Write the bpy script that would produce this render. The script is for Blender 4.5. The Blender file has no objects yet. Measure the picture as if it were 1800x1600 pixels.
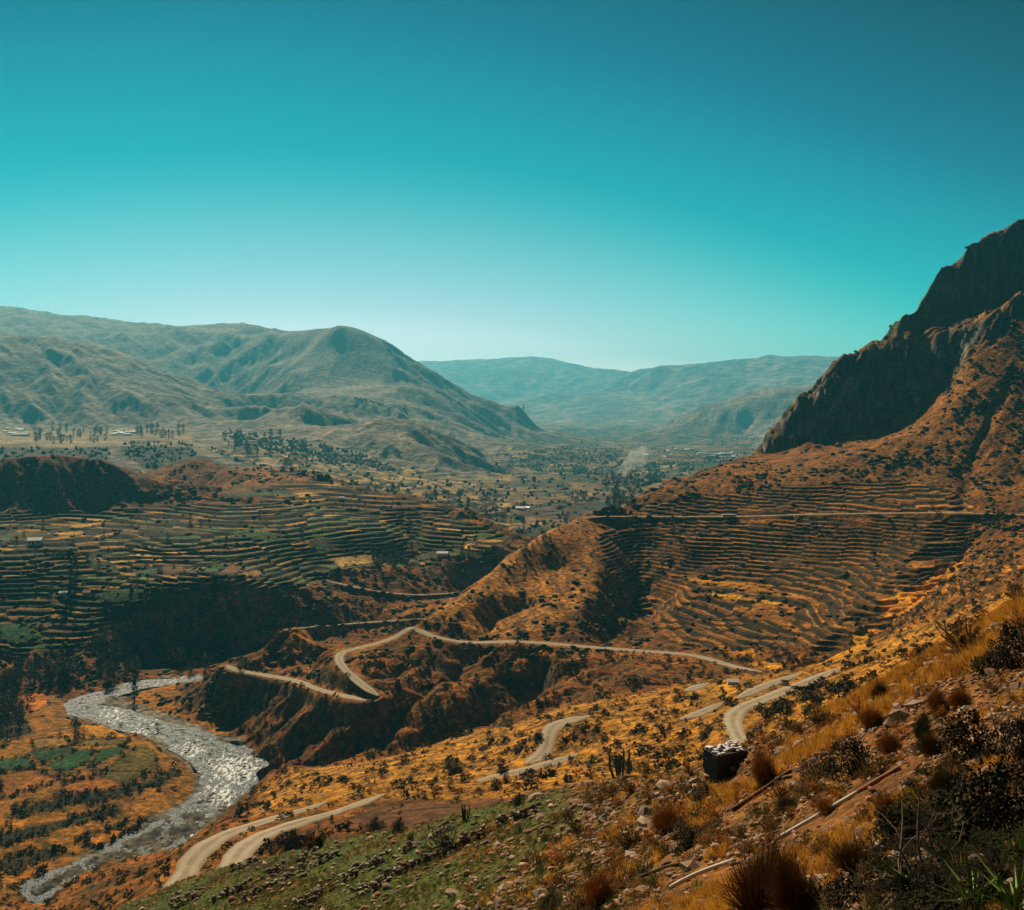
import bpy, bmesh, math, random
import numpy as np
from mathutils import Vector, Matrix

R = math.radians
SC = bpy.context.scene
COL = SC.collection
random.seed(11)
rng = np.random.default_rng(5)

# ------------------------------------------------------------------ camera
F, H = 1559.0, 700.0                      # focal length and eye level of the photograph, in its own pixels
cam = bpy.data.cameras.new("camera")
cam.sensor_width = 36.0
cam.lens = 36.0 * F / 1800.0
cam.shift_y = -100.0 / 1800.0
cam.clip_start = 0.2
cam.clip_end = 80000.0
cam_o = bpy.data.objects.new("camera", cam)
cam_o.rotation_euler = (R(90), 0, 0)
COL.objects.link(cam_o)
SC.camera = cam_o

# ------------------------------------------------------------------ light
SUN_EL, SUN_AZ = 36.0, -22.0               # degrees; azimuth clockwise from the view direction (+Y)
world = bpy.data.worlds.new("World")
SC.world = world
world.use_nodes = True
wn, wl = world.node_tree.nodes, world.node_tree.links
wn.clear()
w_out = wn.new("ShaderNodeOutputWorld")
w_bg = wn.new("ShaderNodeBackground")
w_sky = wn.new("ShaderNodeTexSky")
w_sky.sky_type = 'NISHITA'
w_sky.sun_disc = False
w_sky.sun_elevation = R(SUN_EL)
w_sky.sun_rotation = R(SUN_AZ)
w_sky.altitude = 3600
w_sky.air_density = 1.0
w_sky.dust_density = 0.6
w_sky.ozone_density = 1.0
w_bg.inputs[1].default_value = 0.15
w_tc = wn.new("ShaderNodeTexCoord")
w_sep = wn.new("ShaderNodeSeparateXYZ")
w_ramp = wn.new("ShaderNodeValToRGB")
w_mul = wn.new("ShaderNodeMix")
w_mul.data_type = 'RGBA'
w_mul.blend_type = 'MULTIPLY'
w_mul.inputs[0].default_value = 1.0
wl.new(w_tc.outputs['Generated'], w_sep.inputs[0])
def wmath(op, a, b):                      # the sky deepens upwards and away from the sun's side
    m_ = wn.new("ShaderNodeMath"); m_.operation = op
    for k, v in ((0, a), (1, b)):
        if hasattr(v, 'is_output'): wl.new(v, m_.inputs[k])
        else: m_.inputs[k].default_value = v
    return m_.outputs[0]
w_dx = wmath('ADD', w_sep.outputs[0], 0.19)
w_by = wmath('SUBTRACT', 1.0, w_sep.outputs[1])
w_e = wmath('ADD', w_sep.outputs[2], wmath('MULTIPLY', wmath('MULTIPLY', w_dx, w_dx), 0.40))
wl.new(wmath('ADD', w_e, wmath('MULTIPLY', wmath('MULTIPLY', w_by, w_by), 0.22)), w_ramp.inputs[0])
wl.new(w_sky.outputs[0], w_mul.inputs[6])
wl.new(w_ramp.outputs[0], w_mul.inputs[7])
wl.new(w_mul.outputs[2], w_bg.inputs[0])
wl.new(w_bg.outputs[0], w_out.inputs[0])
SKY_RAMP = [(0.0, (1.16, .75, .63)), (.081, (.84, .64, .51)), (.1, (.66, .59, .455)), (.137, (.45, .59, .42)), (.185, (.25, .585, .395)), (.232, (.07, .545, .372)), (.266, (0, .505, .352)),
            (.299, (0, .475, .342)), (.352, (0, .40, .31)), (.397, (0, .30, .262)), (.6, (0, .07, .085)), (1.0, (0, .04, .05))]
cr = w_ramp.color_ramp
for i, (p, c) in enumerate(SKY_RAMP):
    e = cr.elements[i] if i < 2 else cr.elements.new(p)
    e.position = p
    e.color = (*c, 1)

sun = bpy.data.lights.new("sun", 'SUN')
sun.energy = 5.0
sun.angle = R(0.5)
sun.color = (1.0, 0.82, 0.58)
sun_o = bpy.data.objects.new("sun", sun)
sd = Vector((math.sin(R(SUN_AZ)) * math.cos(R(SUN_EL)), math.cos(R(SUN_AZ)) * math.cos(R(SUN_EL)), math.sin(R(SUN_EL))))
sun_o.rotation_euler = sd.to_track_quat('Z', 'Y').to_euler()
sun_o.location = sd * 3000
COL.objects.link(sun_o)

SC.view_settings.view_transform = 'Standard'
SC.view_settings.look = 'None'
SC.view_settings.exposure = 0.28
SC.view_settings.gamma = 1.0
cy = SC.cycles
cy.use_denoising = True
cy.max_bounces = 5
cy.diffuse_bounces = 1
cy.glossy_bounces = 2
cy.transparent_max_bounces = 8
cy.volume_bounces = 1
cy.sample_clamp_indirect = 4.0

# ------------------------------------------------------------------ noise
def _hash(ix, iy, seed):
    h = (ix.astype(np.int64) * 374761393 + iy.astype(np.int64) * 668265263 + seed * 1442695041) & 0xffffffff
    h = ((h ^ (h >> 13)) * 1274126177) & 0xffffffff
    h = ((h ^ (h >> 16)) * 2246822519) & 0xffffffff
    return ((h ^ (h >> 15)) & 0xffffff).astype(np.float32) / np.float32(0xffffff)

def noise(x, y, seed=0):
    x = np.asarray(x, np.float32); y = np.asarray(y, np.float32)
    ix, iy = np.floor(x), np.floor(y)
    fx, fy = x - ix, y - iy
    ux = fx * fx * fx * (fx * (fx * 6 - 15) + 10)
    uy = fy * fy * fy * (fy * (fy * 6 - 15) + 10)
    def g(dx, dy):
        a = _hash(ix + dx, iy + dy, seed) * np.float32(6.2831853)
        return np.cos(a) * (fx - dx) + np.sin(a) * (fy - dy)
    n0 = g(0, 0) * (1 - ux) + g(1, 0) * ux
    n1 = g(0, 1) * (1 - ux) + g(1, 1) * ux
    return (n0 * (1 - uy) + n1 * uy) * np.float32(1.5)

def fbm(x, y, octv=4, seed=0, gain=0.5, lac=2.03):
    s, a, tot = 0, 1.0, 0
    for o in range(octv):
        s = s + a * noise(x, y, seed + o * 17)
        tot += a
        a *= gain
        x = x * lac + 13.7; y = y * lac - 7.1
    return s / tot

def sstep(a, b, x):
    t = np.clip((x - a) / (b - a), 0, 1)
    return t * t * (3 - 2 * t)

# ------------------------------------------------------------------ the land: surveyed points (photo column, photo row, metres ahead)
CP = []
def line(pts, back=None, step=28.0, more=()):
    p = []
    d0 = None
    for q in pts:
        if len(q) == 3: d0 = q[2]
        p.append((q[0], q[1], d0))
    out = [p[0]]
    for a, b in zip(p, p[1:]):
        n = max(1, int(math.hypot(b[0] - a[0], b[1] - a[1]) / step))
        for k in range(1, n + 1):
            t = k / n
            out.append((a[0] + (b[0] - a[0]) * t, a[1] + (b[1] - a[1]) * t, a[2] * (b[2] / a[2]) ** t))
    CP.extend(out)
    for k, dy in ([back] if back else []) + list(more):
        CP.extend((x, y + dy, d * k) for x, y, d in out[::2])
def pts(*a): CP.extend(a)

# far ranges
line([(-300, 660, 16000), (300, 650), (735, 635), (800, 633), (900, 629), (940, 627), (985, 632), (1000, 639), (1025, 641, 15700), (1050, 650, 15300),
      (1100, 651, 14000), (1150, 646, 10800), (1200, 644), (1250, 640), (1300, 634), (1330, 630), (1358, 621), (1375, 627), (1420, 626), (1460, 627), (1700, 640), (2100, 650)],
     back=(1.2, 25), step=22, more=((1.5, 50),))
line([(700, 748, 9300), (900, 744, 7300), (1000, 744, 7300), (1130, 740, 7300)], step=60)
line([(900, 700, 10800), (980, 692, 10700), (1060, 690, 10500), (1130, 682, 10500)], back=(1.1, 14), step=40)
line([(1180, 744, 5000), (1215, 722, 5100), (1250, 707, 5200), (1285, 693), (1310, 691), (1340, 689), (1370, 683), (1430, 672), (1600, 665), (2100, 665)], back=(1.15, 28))
# left mountains
line([(-300, 540, 6500), (-100, 534), (0, 538), (50, 545), (120, 560), (200, 573), (240, 578), (290, 586, 6000)], back=(1.2, 50))
pts((293, 566, 7800), (282, 574, 7800), (303, 574, 7800), (270, 584, 7800), (316, 584, 7800), (293, 600, 8700), (250, 600, 8400), (340, 600, 8400))
line([(310, 574, 5300), (345, 570, 5200), (380, 567), (440, 571), (495, 580, 4800), (520, 581, 4600), (545, 579, 4420), (575, 577, 4290), (600, 577, 4200), (640, 587), (680, 605), (720, 625),
      (760, 650), (800, 675), (820, 690), (850, 702), (885, 715), (915, 721), (930, 738), (950, 763, 4000)], back=(1.2, 60), step=20)
pts((400, 640, 4300), (470, 640, 4200), (505, 655, 3950), (525, 620, 4250), (575, 618, 4120), (612, 622, 4080), (560, 668, 3920), (608, 680, 3880), (560, 690, 3700), (640, 696, 3700))
line([(405, 690, 3500), (500, 692), (600, 698), (700, 712, 3450)], step=30)
line([(430, 728, 3380), (560, 727), (700, 738, 3350)], step=30)
pts((720, 680, 3750), (780, 720, 3650), (840, 755, 3650), (760, 745, 3350), (850, 778, 3650), (920, 775, 3850))
line([(-300, 585, 3700), (0, 587, 3600), (60, 588), (117, 593), (187, 610), (233, 623), (287, 647), (333, 667), (393, 690), (450, 713, 3250)], back=(1.12, 30))
pts((0, 665, 3250), (100, 665, 3250), (200, 680, 3200), (300, 700, 3150), (-250, 660, 3300))
line([(445, 737, 3000), (480, 717), (510, 708), (540, 707), (570, 720), (605, 737, 3000)], back=(1.06, 12), step=16)
pts((450, 752, 2800), (520, 750, 2800), (600, 752, 2800))
line([(610, 748, 2750), (640, 741, 2700), (690, 736), (720, 741), (757, 751), (787, 763), (817, 785), (842, 797), (856, 812), (868, 830, 2480)], back=(1.08, 18), step=16)
pts((640, 800, 2450), (700, 815, 2420), (760, 826, 2400), (830, 838, 2370), (700, 770, 2560), (780, 800, 2480))
line([(-300, 748, 2950), (0, 745, 3000), (150, 745), (300, 738), (400, 742, 2900)], step=60)
line([(-300, 765, 2600), (0, 765, 2600), (200, 765), (330, 768)], step=60)
line([(-300, 786, 2150), (0, 786, 2150), (100, 784), (190, 786), (210, 780, 2300), (330, 775, 2350)], step=50)
line([(-300, 815, 1980), (0, 812, 1980), (100, 812), (190, 812), (260, 806, 2020), (340, 806, 2050), (450, 800, 2200), (560, 828, 1950), (650, 850, 1800)], step=60)
# valley floor in the middle
for d, zz in ((6000, -196), (4600, -198), (3600, -200), (3000, -203), (2400, -206), (1900, -212), (1550, -219)):
    for px in ((960, 1040, 1130, 1220, 1300) if d > 3900 else (880, 960, 1040, 1130, 1220, 1300)):
        pts((px, H - F * zz / d, d))
pts((860, 918, 1450), (760, 900, 1500), (1000, 925, 1380), (1100, 915, 1400), (950, 960, 1250))
# terraced plateau across the river
line([(-300, 815, 1190), (0, 812, 1190), (60, 808), (100, 803), (150, 808), (190, 813), (235, 827, 1205), (290, 842, 1200), (350, 850, 1195)], back=(1.07, 25), step=24)
line([(250, 828, 1400), (290, 815, 1420), (340, 806, 1430), (380, 811), (415, 824, 1430), (450, 821), (500, 824), (550, 831), (600, 845, 1380), (650, 858, 1320),
      (700, 868, 1280), (750, 875, 1230), (790, 886, 1180), (830, 898, 1150), (860, 908, 1130), (890, 925, 1100), (915, 940, 1080), (935, 957, 1050)], back=(1.12, 40), step=22)
line([(-300, 885, 1120), (0, 887, 1120), (100, 892), (200, 884, 1130), (300, 878, 1150), (400, 880), (500, 878, 1170), (600, 885, 1180), (700, 900, 1150), (780, 912, 1120)], step=45)
line([(-300, 950, 960), (0, 950, 960), (150, 950), (300, 950, 967), (450, 950, 980), (600, 945, 1020), (720, 945, 1050), (820, 950, 1050)], step=60)
line([(-300, 1000, 880), (0, 1000, 880), (150, 1000), (300, 1000, 883), (450, 1000, 900), (560, 990, 960), (680, 975, 1010), (760, 975, 1020)], step=60)
line([(240, 1078, 805), (280, 1064, 815), (400, 1052, 825), (470, 1045, 850), (544, 1032, 880), (592, 1005, 930), (672, 997, 960), (740, 997, 985), (800, 984, 1000), (840, 970, 1010)], step=30)
pts((0, 1060, 835), (100, 1070, 815), (0, 1120, 770), (100, 1130, 762), (180, 1110, 780), (150, 1170, 738), (60, 1195, 720), (0, 1225, 690), (-250, 1060, 835), (-250, 1130, 765), (-250, 1230, 690))
line([(240, 1140, 787), (300, 1125, 800), (400, 1112, 815), (480, 1098, 830)], step=40)
pts((560, 1075, 850), (600, 1058, 872), (640, 1034, 905), (688, 1044, 905), (740, 1046, 915), (816, 1042, 930), (744, 1088, 850), (656, 1094, 851), (480, 1108, 822),
    (850, 1010, 980), (890, 1002, 945), (930, 985, 960), (300, 1180, 747), (200, 1188, 730), (120, 1214, 700), (420, 1150, 765), (380, 1160, 772), (870, 965, 1010))
# flats inside the river bend
def atz(px, py, z): return (px, py, z * F / (H - py))
for q in ((50, 1330, -226), (200, 1340, -226.5), (0, 1400, -226), (150, 1400, -227), (0, 1300, -226), (80, 1255, -227), (0, 1480, -228), (0, 1560, -227), (-250, 1400, -225),
          (-250, 1570, -226), (250, 1430, -229), (-250, 1300, -225), (120, 1480, -229), (300, 1380, -228.5), (250, 1250 + 60, -228)):
    pts(atz(*q))
WATER = [(352, 1187), (300, 1191), (256, 1196), (208, 1208), (150, 1225), (120, 1240), (126, 1256), (176, 1271), (232, 1285), (280, 1303), (320, 1320), (346, 1340), (360, 1366),
         (356, 1394), (320, 1428), (240, 1470), (150, 1516), (40, 1566), (64, 1578), (170, 1526), (312, 1486), (350, 1462), (388, 1426), (430, 1398), (448, 1378), (442, 1360), (464, 1342), (424, 1312), (382, 1299), (335, 1281),
         (288, 1273), (244, 1256), (184, 1241), (166, 1237), (212, 1219), (260, 1206), (300, 1201), (352, 1198)]
BED = [(352, 1184), (256, 1194), (150, 1222), (112, 1240), (120, 1262), (200, 1282), (270, 1306), (320, 1336), (345, 1366), (340, 1396), (240, 1456), (140, 1508), (30, 1570), (60, 1580),
       (180, 1520), (312, 1490), (392, 1430), (450, 1392), (470, 1346), (430, 1305), (384, 1288), (335, 1265), (288, 1250), (240, 1235), (215, 1228), (262, 1210), (354, 1200)]
for q in WATER[::2]: pts(atz(q[0], q[1], -231))
# near bank and the lower spur
pts((330, 1250, 650), (400, 1250, 640), (420, 1290, 603), (480, 1330, 562), (472, 1360, 532), (450, 1230, 625), (480, 1290, 577), (420, 1420, 482), (330, 1490, 435), (200, 1530, 412), (100, 1580, 392),
    (450, 1400, 420), (520, 1390, 380), (470, 1425, 340), (400, 1450, 370), (280, 1540, 310), (150, 1600, 330), (0, 1640, 350), (-250, 1660, 370))
line([(472, 1360, 531), (560, 1345, 520), (640, 1332, 505), (744, 1312, 500), (820, 1285, 495), (900, 1270, 490), (1000, 1235, 495), (1100, 1218, 500), (1170, 1204, 502), (1237, 1194, 515), (1339, 1186, 530)], step=40)
line([(740, 1090, 675), (780, 1065, 705), (820, 1035, 735), (860, 1005, 765), (900, 972, 800), (940, 945, 830), (980, 925, 860), (1010, 912, 880), (1040, 905, 890), (1060, 893, 905), (1075, 889, 910),
      (1100, 903, 905)], back=(1.07, 35), step=22)
line([(1120, 870, 960), (1150, 855, 990), (1200, 840, 1030), (1250, 820, 1070), (1290, 803, 1110)], back=(1.1, 30), step=25)
line([(1040, 912, 884), (1058, 955, 822), (1062, 1005, 764), (1045, 1060, 704), (1010, 1112, 652)], step=24)
pts((900, 1030, 742), (870, 1085, 684), (980, 1000, 778), (970, 1055, 712), (960, 1110, 652), (1125, 965, 850), (1135, 1015, 800), (1130, 1065, 748), (1110, 1115, 680), (1200, 960, 830), (1200, 1050, 740), (1200, 1120, 660),
    (1400, 960, 810), (1400, 1050, 700), (1400, 1120, 620), (1550, 960, 780), (1550, 1050, 640), (1550, 1110, 540), (1680, 960, 730), (1680, 1020, 600), (1680, 1060, 480), (1800, 980, 600), (1800, 1020, 450),
    (1450, 1160, 520), (1560, 1150, 430), (1650, 1110, 380), (2050, 950, 520), (2050, 900, 740))
line([(455, 1150, 668), (475, 1128, 682), (492, 1112, 692), (512, 1104, 700), (535, 1110, 700), (560, 1128, 690), (590, 1141, 668), (640, 1137, 655), (690, 1122, 660)], back=(1.05, 30), step=10)
pts((470, 1165, 660), (540, 1165, 655))
pts((760, 1180, 592), (830, 1170, 610), (830, 1230, 545), (900, 1200, 575), (900, 1245, 515), (1000, 1180, 570), (1000, 1215, 520), (1100, 1180, 562), (1200, 1178, 560), (740, 1285, 530), (650, 1280, 542),
    (560, 1280, 562), (700, 1180, 605))
# ochre slope on the near side of the gully
pts((500, 1352, 500), (600, 1350, 430), (700, 1330, 440), (800, 1300, 440), (800, 1350, 350), (900, 1290, 430), (900, 1330, 350), (1000, 1250, 440), (1100, 1240, 420), (1100, 1300, 320), (1200, 1240, 390),
    (1150, 1335, 245), (700, 1425, 210), (850, 1400, 215), (950, 1375, 225), (600, 1450, 195), (1050, 1350, 240), (1220, 1300, 255))
pts((1450, 1230, 200), (1400, 1262, 180), (1350, 1292, 190), (1480, 1210, 200), (1560, 1175, 200), (1650, 1120, 200), (1800, 1036, 220), (2050, 930, 230))
# the slope and cliff on the far right
pts((1400, 850, 930), (1500, 850, 930), (1600, 850, 920), (1700, 850, 900), (1800, 850, 880), (2050, 840, 860), (1250, 870, 930), (1450, 800, 1030), (1550, 780, 1015), (1700, 740, 1000), (1800, 720, 980), (2050, 650, 960),
    (1700, 680, 1045), (1800, 630, 1050))
line([(1312, 799, 1120), (1410, 772, 1110), (1500, 757, 1100), (1549, 739), (1612, 705), (1669, 660), (1695, 622), (1732, 580, 1105), (1800, 547, 1110), (2050, 450, 1110)], step=26)
line([(1320, 793, 1135), (1345, 755, 1150), (1370, 725, 1160), (1400, 690, 1165), (1440, 655, 1170), (1470, 620, 1175), (1500, 605, 1180), (1540, 590, 1190), (1565, 580, 1195), (1572, 565, 1200), (1610, 540, 1215),
      (1625, 510, 1220), (1640, 480, 1225), (1680, 455, 1230), (1700, 430, 1235), (1750, 405, 1240), (1800, 389), (1900, 360), (2050, 330)], back=(1.13, 90), step=16, more=((1.025, 18), (1.06, 45), (1.25, 240)))
line([(1600, 562, 1190), (1660, 550, 1202), (1720, 522, 1210), (1800, 484, 1215), (2050, 380, 1215)], step=22)
line([(1590, 584, 1165), (1640, 582, 1150), (1690, 566, 1142), (1740, 538, 1140), (1800, 504, 1140), (2050, 400, 1140)], step=22)
# foreground slope
line([(-300, 1790, 130), (0, 1680, 140), (100, 1640), (250, 1577), (330, 1545, 135), (420, 1517, 132), (500, 1497), (600, 1472), (700, 1455, 130), (760, 1445), (850, 1420, 122), (950, 1392, 114), (1060, 1372, 100),
      (1130, 1365, 86), (1200, 1352, 70), (1240, 1346, 62), (1320, 1325, 58), (1370, 1300, 58), (1450, 1260), (1530, 1215, 60), (1600, 1180), (1680, 1130), (1740, 1095), (1800, 1055, 60), (2050, 900, 62)], back=(1.25, 28), step=30)
pts((600, 1600, 85), (1000, 1600, 45), (1300, 1600, 20), (1600, 1600, 12), (1800, 1600, 10), (1800, 1300, 25), (1600, 1400, 24), (1400, 1450, 35), (1200, 1450, 55), (1000, 1480, 75), (800, 1500, 95), (500, 1560, 105),
    (1700, 1200, 42), (1500, 1320, 42), (600, 1800, 40), (1000, 1800, 20), (1300, 1900, 10), (1600, 1900, 6), (1900, 1900, 6), (1800, 2700, 3), (900, 2900, 3), (0, 2900, 3), (0, 1800, 110), (-250, 1900, 100),
    (0, 2100, 60), (300, 1800, 75), (-250, 2400, 30), (2050, 1400, 14), (2050, 1150, 30))
# roads are surveyed too: name, width, points
ROADS = [
    ("lower", 6.5, [(288, 1600, 188), (306, 1570, 197), (326, 1537, 206), (340, 1511, 213), (362, 1489, 219), (395, 1469, 226), (440, 1453, 233), (500, 1435, 242), (540, 1423, 247), (575, 1411, 252)]),
    ("middle", 5.5, [(838, 1374, 284), (880, 1366, 287), (925, 1354, 291), (970, 1342, 295), (1014, 1327, 300)]),
    ("upper", 5.0, [(1195, 1266, 340), (1235, 1252, 349), (1272, 1235, 358)]),
    ("top", 5.5, [(1295, 1229, 364), (1330, 1212, 374), (1370, 1197, 384), (1408, 1184, 394)]),
    ("near", 6.0, [(388, 1575, 170), (398, 1545, 180), (408, 1520, 188), (418, 1504, 193), (432, 1489, 198), (456, 1472, 204), (492, 1458, 211), (536, 1444, 217), (578, 1432, 222), (625, 1416, 230), (676, 1397, 241)]),
    ("bend", 6.5, [(925, 1344, 322), (946, 1332, 328), (960, 1314, 335), (964, 1292, 344), (974, 1277, 352), (995, 1268, 358), (1036, 1259, 366)]),
    ("piece", 5.5, [(1206, 1216, 414), (1222, 1209, 420), (1246, 1201, 428)]),
    ("hairpin", 5.6, [(1330, 1330, 226), (1312, 1312, 233), (1298, 1295, 243), (1289, 1276, 254), (1290, 1259, 265), (1308, 1243, 275), (1350, 1227, 287), (1400, 1208, 302), (1440, 1191, 315), (1480, 1174, 330)]),
    ("spur", 6.5, [(665, 1223, 567), (640, 1206, 580), (612, 1182, 602), (597, 1163, 622), (600, 1149, 640), (625, 1141, 648), (660, 1132, 653), (695, 1120, 657), (722, 1104, 663), (735, 1108, 662), (760, 1118, 653), (790, 1125, 648), (830, 1130, 645),
                   (900, 1128, 641), (960, 1131, 636), (1040, 1138, 628), (1130, 1145, 620), (1200, 1150, 611), (1240, 1157, 600), (1290, 1172, 580), (1340, 1181, 562)]),
    ("spur foot", 6.0, [(398, 1169, 668), (412, 1177, 660), (440, 1183, 652), (470, 1188, 645), (520, 1197, 625), (560, 1212, 600), (600, 1222, 581), (644, 1232, 564)]),
    ("hillside", 4.2, [(1010, 911, 882), (1060, 908, 890), (1120, 908, 895), (1200, 908, 890), (1300, 908, 880), (1400, 905, 862), (1500, 903, 842), (1600, 902, 822), (1700, 902, 800), (1800, 905, 780), (2000, 905, 760)]),
    ("bench", 3.4, [(572, 1020, 920), (605, 1028, 912), (640, 1035, 906), (688, 1043, 906), (740, 1046, 915), (790, 1043, 925), (816, 1042, 930)]),
    ("canyon", 3.2, [(408, 1116, 815), (440, 1113, 818), (480, 1109, 822), (560, 1101, 838), (656, 1094, 851), (744, 1087, 851)]),
]
for _, _, q in ROADS: line(q, step=24)

def catmull(p, n=8):
    p = np.array(p, float)
    q = np.vstack([2 * p[0] - p[1], p, 2 * p[-1] - p[-2]])
    out = []
    for i in range(1, len(q) - 2):
        for k in range(n):
            t = k / n
            out.append(0.5 * ((2 * q[i]) + (-q[i - 1] + q[i + 1]) * t + (2 * q[i - 1] - 5 * q[i] + 4 * q[i + 1] - q[i + 2]) * t * t + (-q[i - 1] + 3 * q[i] - 3 * q[i + 1] + q[i + 2]) * t ** 3))
    out.append(q[-2])
    return np.array(out)

# ------------------------------------------------------------------ the land: smooth sheet through the surveyed points
C = {}
def stretch(d):
    if d < 1800: return d
    return 1800 * (d / 1800) ** 1.5 if d < 4500 else 7115 * (d / 4500) ** .85
for x, y, d in CP:
    d = stretch(d)
    C[(round(x / 4), round(math.log(d) * 120))] = (x, y, d)
C = np.array(list(C.values()))
cu, cl, ct = (C[:, 0] - 900) / F, np.log(C[:, 2]), (H - C[:, 1]) / F
MQ = 0.012
def kern(r2): return np.sqrt(r2 + MQ * MQ)
n = len(cu)
A = np.zeros((n + 3, n + 3))
A[:n, :n] = kern((cu[:, None] - cu) ** 2 + (cl[:, None] - cl) ** 2) - 2e-4 * np.eye(n)
A[:n, n] = A[n, :n] = 1
A[:n, n + 1] = A[n + 1, :n] = cu
A[:n, n + 2] = A[n + 2, :n] = cl
sol = np.linalg.solve(A, np.concatenate([ct, [0, 0, 0]]))
def sheet(u, l):
    sh = u.shape
    u, l = u.ravel(), l.ravel()
    out = np.empty(len(u))
    for i in range(0, len(u), 20000):
        a, b = u[i:i + 20000, None], l[i:i + 20000, None]
        out[i:i + 20000] = kern((a - cu) ** 2 + (b - cl) ** 2) @ sol[:n] + sol[n] + sol[n + 1] * a[:, 0] + sol[n + 2] * b[:, 0]
    return out.reshape(sh)

PX = np.arange(-200, 2001, 2.0)
Lr = []
for a, b, s in ((3, 9, .02), (9, 135, .006), (135, 540, .003), (540, 1160, .00105), (1160, 1500, .0022), (1500, 7400, .0046), (7400, 21500, .008)):
    Lr.append(np.arange(math.log(a), math.log(b), s))
Lr = np.concatenate(Lr)
NR, NC = len(Lr), len(PX)
u1 = (PX - 900) / F
def up(arr, n, axis):                     # cubic refinement of a coarse sampling along one axis
    k = np.arange(n) / 4.0
    i = np.clip(k.astype(int), 0, arr.shape[axis] - 2)
    f = (k - i)
    def g(j): return np.take(arr, np.clip(j, 0, arr.shape[axis] - 1), axis)
    f = f[:, None] if axis == 0 else f[None, :]
    p0, p1, p2, p3 = g(i - 1), g(i), g(i + 1), g(i + 2)
    return 0.5 * (2 * p1 + (p2 - p0) * f + (2 * p0 - 5 * p1 + 4 * p2 - p3) * f * f + (3 * p1 - p0 - 3 * p2 + p3) * f ** 3)
def ext(a):                               # coarse positions, every fourth, one beyond the end
    c = list(a[::4])
    while (len(c) - 1) * 4 < len(a) - 1: c.append(c[-1] + (c[-1] - c[-2]))
    return np.array(c)
cuu, cll = np.meshgrid(ext(u1), ext(Lr))
T = up(up(sheet(cuu, cll), NR, 0), NC, 1).astype(np.float32)
U = np.broadcast_to(u1.astype(np.float32), (NR, NC))
LL = np.broadcast_to(Lr.astype(np.float32)[:, None], (NR, NC))
Y = np.exp(LL)
X = U * Y
PXg = np.broadcast_to(PX.astype(np.float32), (NR, NC))

def inside(poly, px, py):
    r = np.zeros(px.shape, bool)
    for (x0, y0), (x1, y1) in zip(poly, poly[1:] + poly[:1]):
        if y0 == y1: continue
        c = (py < y0) != (py < y1)
        r ^= c & (px < (x1 - x0) * (py - y0) / (y1 - y0) + x0)
    return r
wob = lambda f, s: fbm(U * f, LL * f, 2, s)
W1, W2 = wob(26, 3), wob(26, 4)
PYb = H - F * T                           # row of the smooth sheet, before any detail
def region(poly, d0, d1, warp=10.0):
    m = np.zeros((NR, NC), np.float32)
    a, b = np.searchsorted(Lr, [math.log(d0), math.log(d1)])
    m[a:b] = inside(poly, PXg[a:b] + W1[a:b] * warp * 1.5, PYb[a:b] + W2[a:b] * warp)
    return m
def blur(m, k):
    for ax in (0, 1):
        c = np.cumsum(np.pad(m, [(k + 1, k) if i == ax else (0, 0) for i in (0, 1)], mode='edge'), axis=ax, dtype=np.float64)
        n_ = m.shape[ax]
        m = ((np.take(c, np.arange(n_) + 2 * k + 1 if True else 0, ax) - np.take(c, np.arange(n_), ax)) / (2 * k + 1)).astype(np.float32)
    return m

M_fore = np.zeros((NR, NC), np.float32)
crest_d = np.interp(PX, [-300, 0, 330, 700, 850, 950, 1060, 1130, 1200, 1240, 1320, 2050], [131, 141, 136, 131, 123, 115, 101, 87, 71, 63, 59, 62])
M_fore[:] = (Y < crest_d[None, :] * 1.12)
# masks of ground kinds
M_platA = region([(-400, 893), (120, 900), (250, 890), (400, 884), (520, 884), (640, 892), (760, 905), (830, 915), (870, 930), (895, 950), (860, 970), (800, 980), (740, 992), (672, 992), (592, 1000), (544, 1030), (400, 1050), (280, 1062), (235, 1085),
                  (190, 1110), (120, 1140), (-400, 1170)], 700, 1260)
M_platB = region([(560, 835), (640, 862), (760, 882), (840, 905), (860, 925), (640, 900), (470, 880), (440, 862)], 1140, 1420)
M_slopeT = region([(1130, 885), (1330, 862), (1500, 845), (1640, 850), (1720, 880), (1700, 940), (1640, 1010), (1560, 1050), (1500, 1090), (1480, 1130), (1300, 1150), (1180, 1125), (1130, 1070), (1060, 985), (1050, 940), (1120, 915)], 560, 1010)
M_slopeT2 = region([(1500, 1080), (1640, 1010), (1720, 960), (1800, 960), (1800, 1030), (1620, 1100), (1480, 1140)], 380, 760)
M_bowl = region([(205, 790), (260, 772), (330, 776), (350, 800), (420, 820), (260, 830)], 1600, 2900, 5)
M_vil = region([(-400, 752), (340, 756), (340, 785), (190, 784), (-400, 787)], 2150, 4000, 4)
M_floor = region([(640, 800), (760, 826), (850, 838), (870, 800), (900, 770), (1000, 750), (1320, 760), (1330, 800), (1120, 880), (1060, 900), (1000, 930), (900, 950), (860, 910), (700, 870), (600, 850), (430, 815), (360, 790), (450, 770), (600, 790)], 1250, 9500, 5)
M_bend = region([(-400, 1210), (110, 1215), (120, 1262), (270, 1306), (345, 1366), (340, 1396), (240, 1456), (20, 1570), (-400, 1600)], 380, 700, 3)
M_cliff = region([(1312, 800), (1410, 774), (1500, 758), (1549, 741), (1612, 706), (1669, 662), (1695, 624), (1732, 580), (1800, 548), (2100, 440), (2100, 150), (1700, 330), (1500, 560), (1300, 760)], 1085, 1300, 5)
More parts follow.
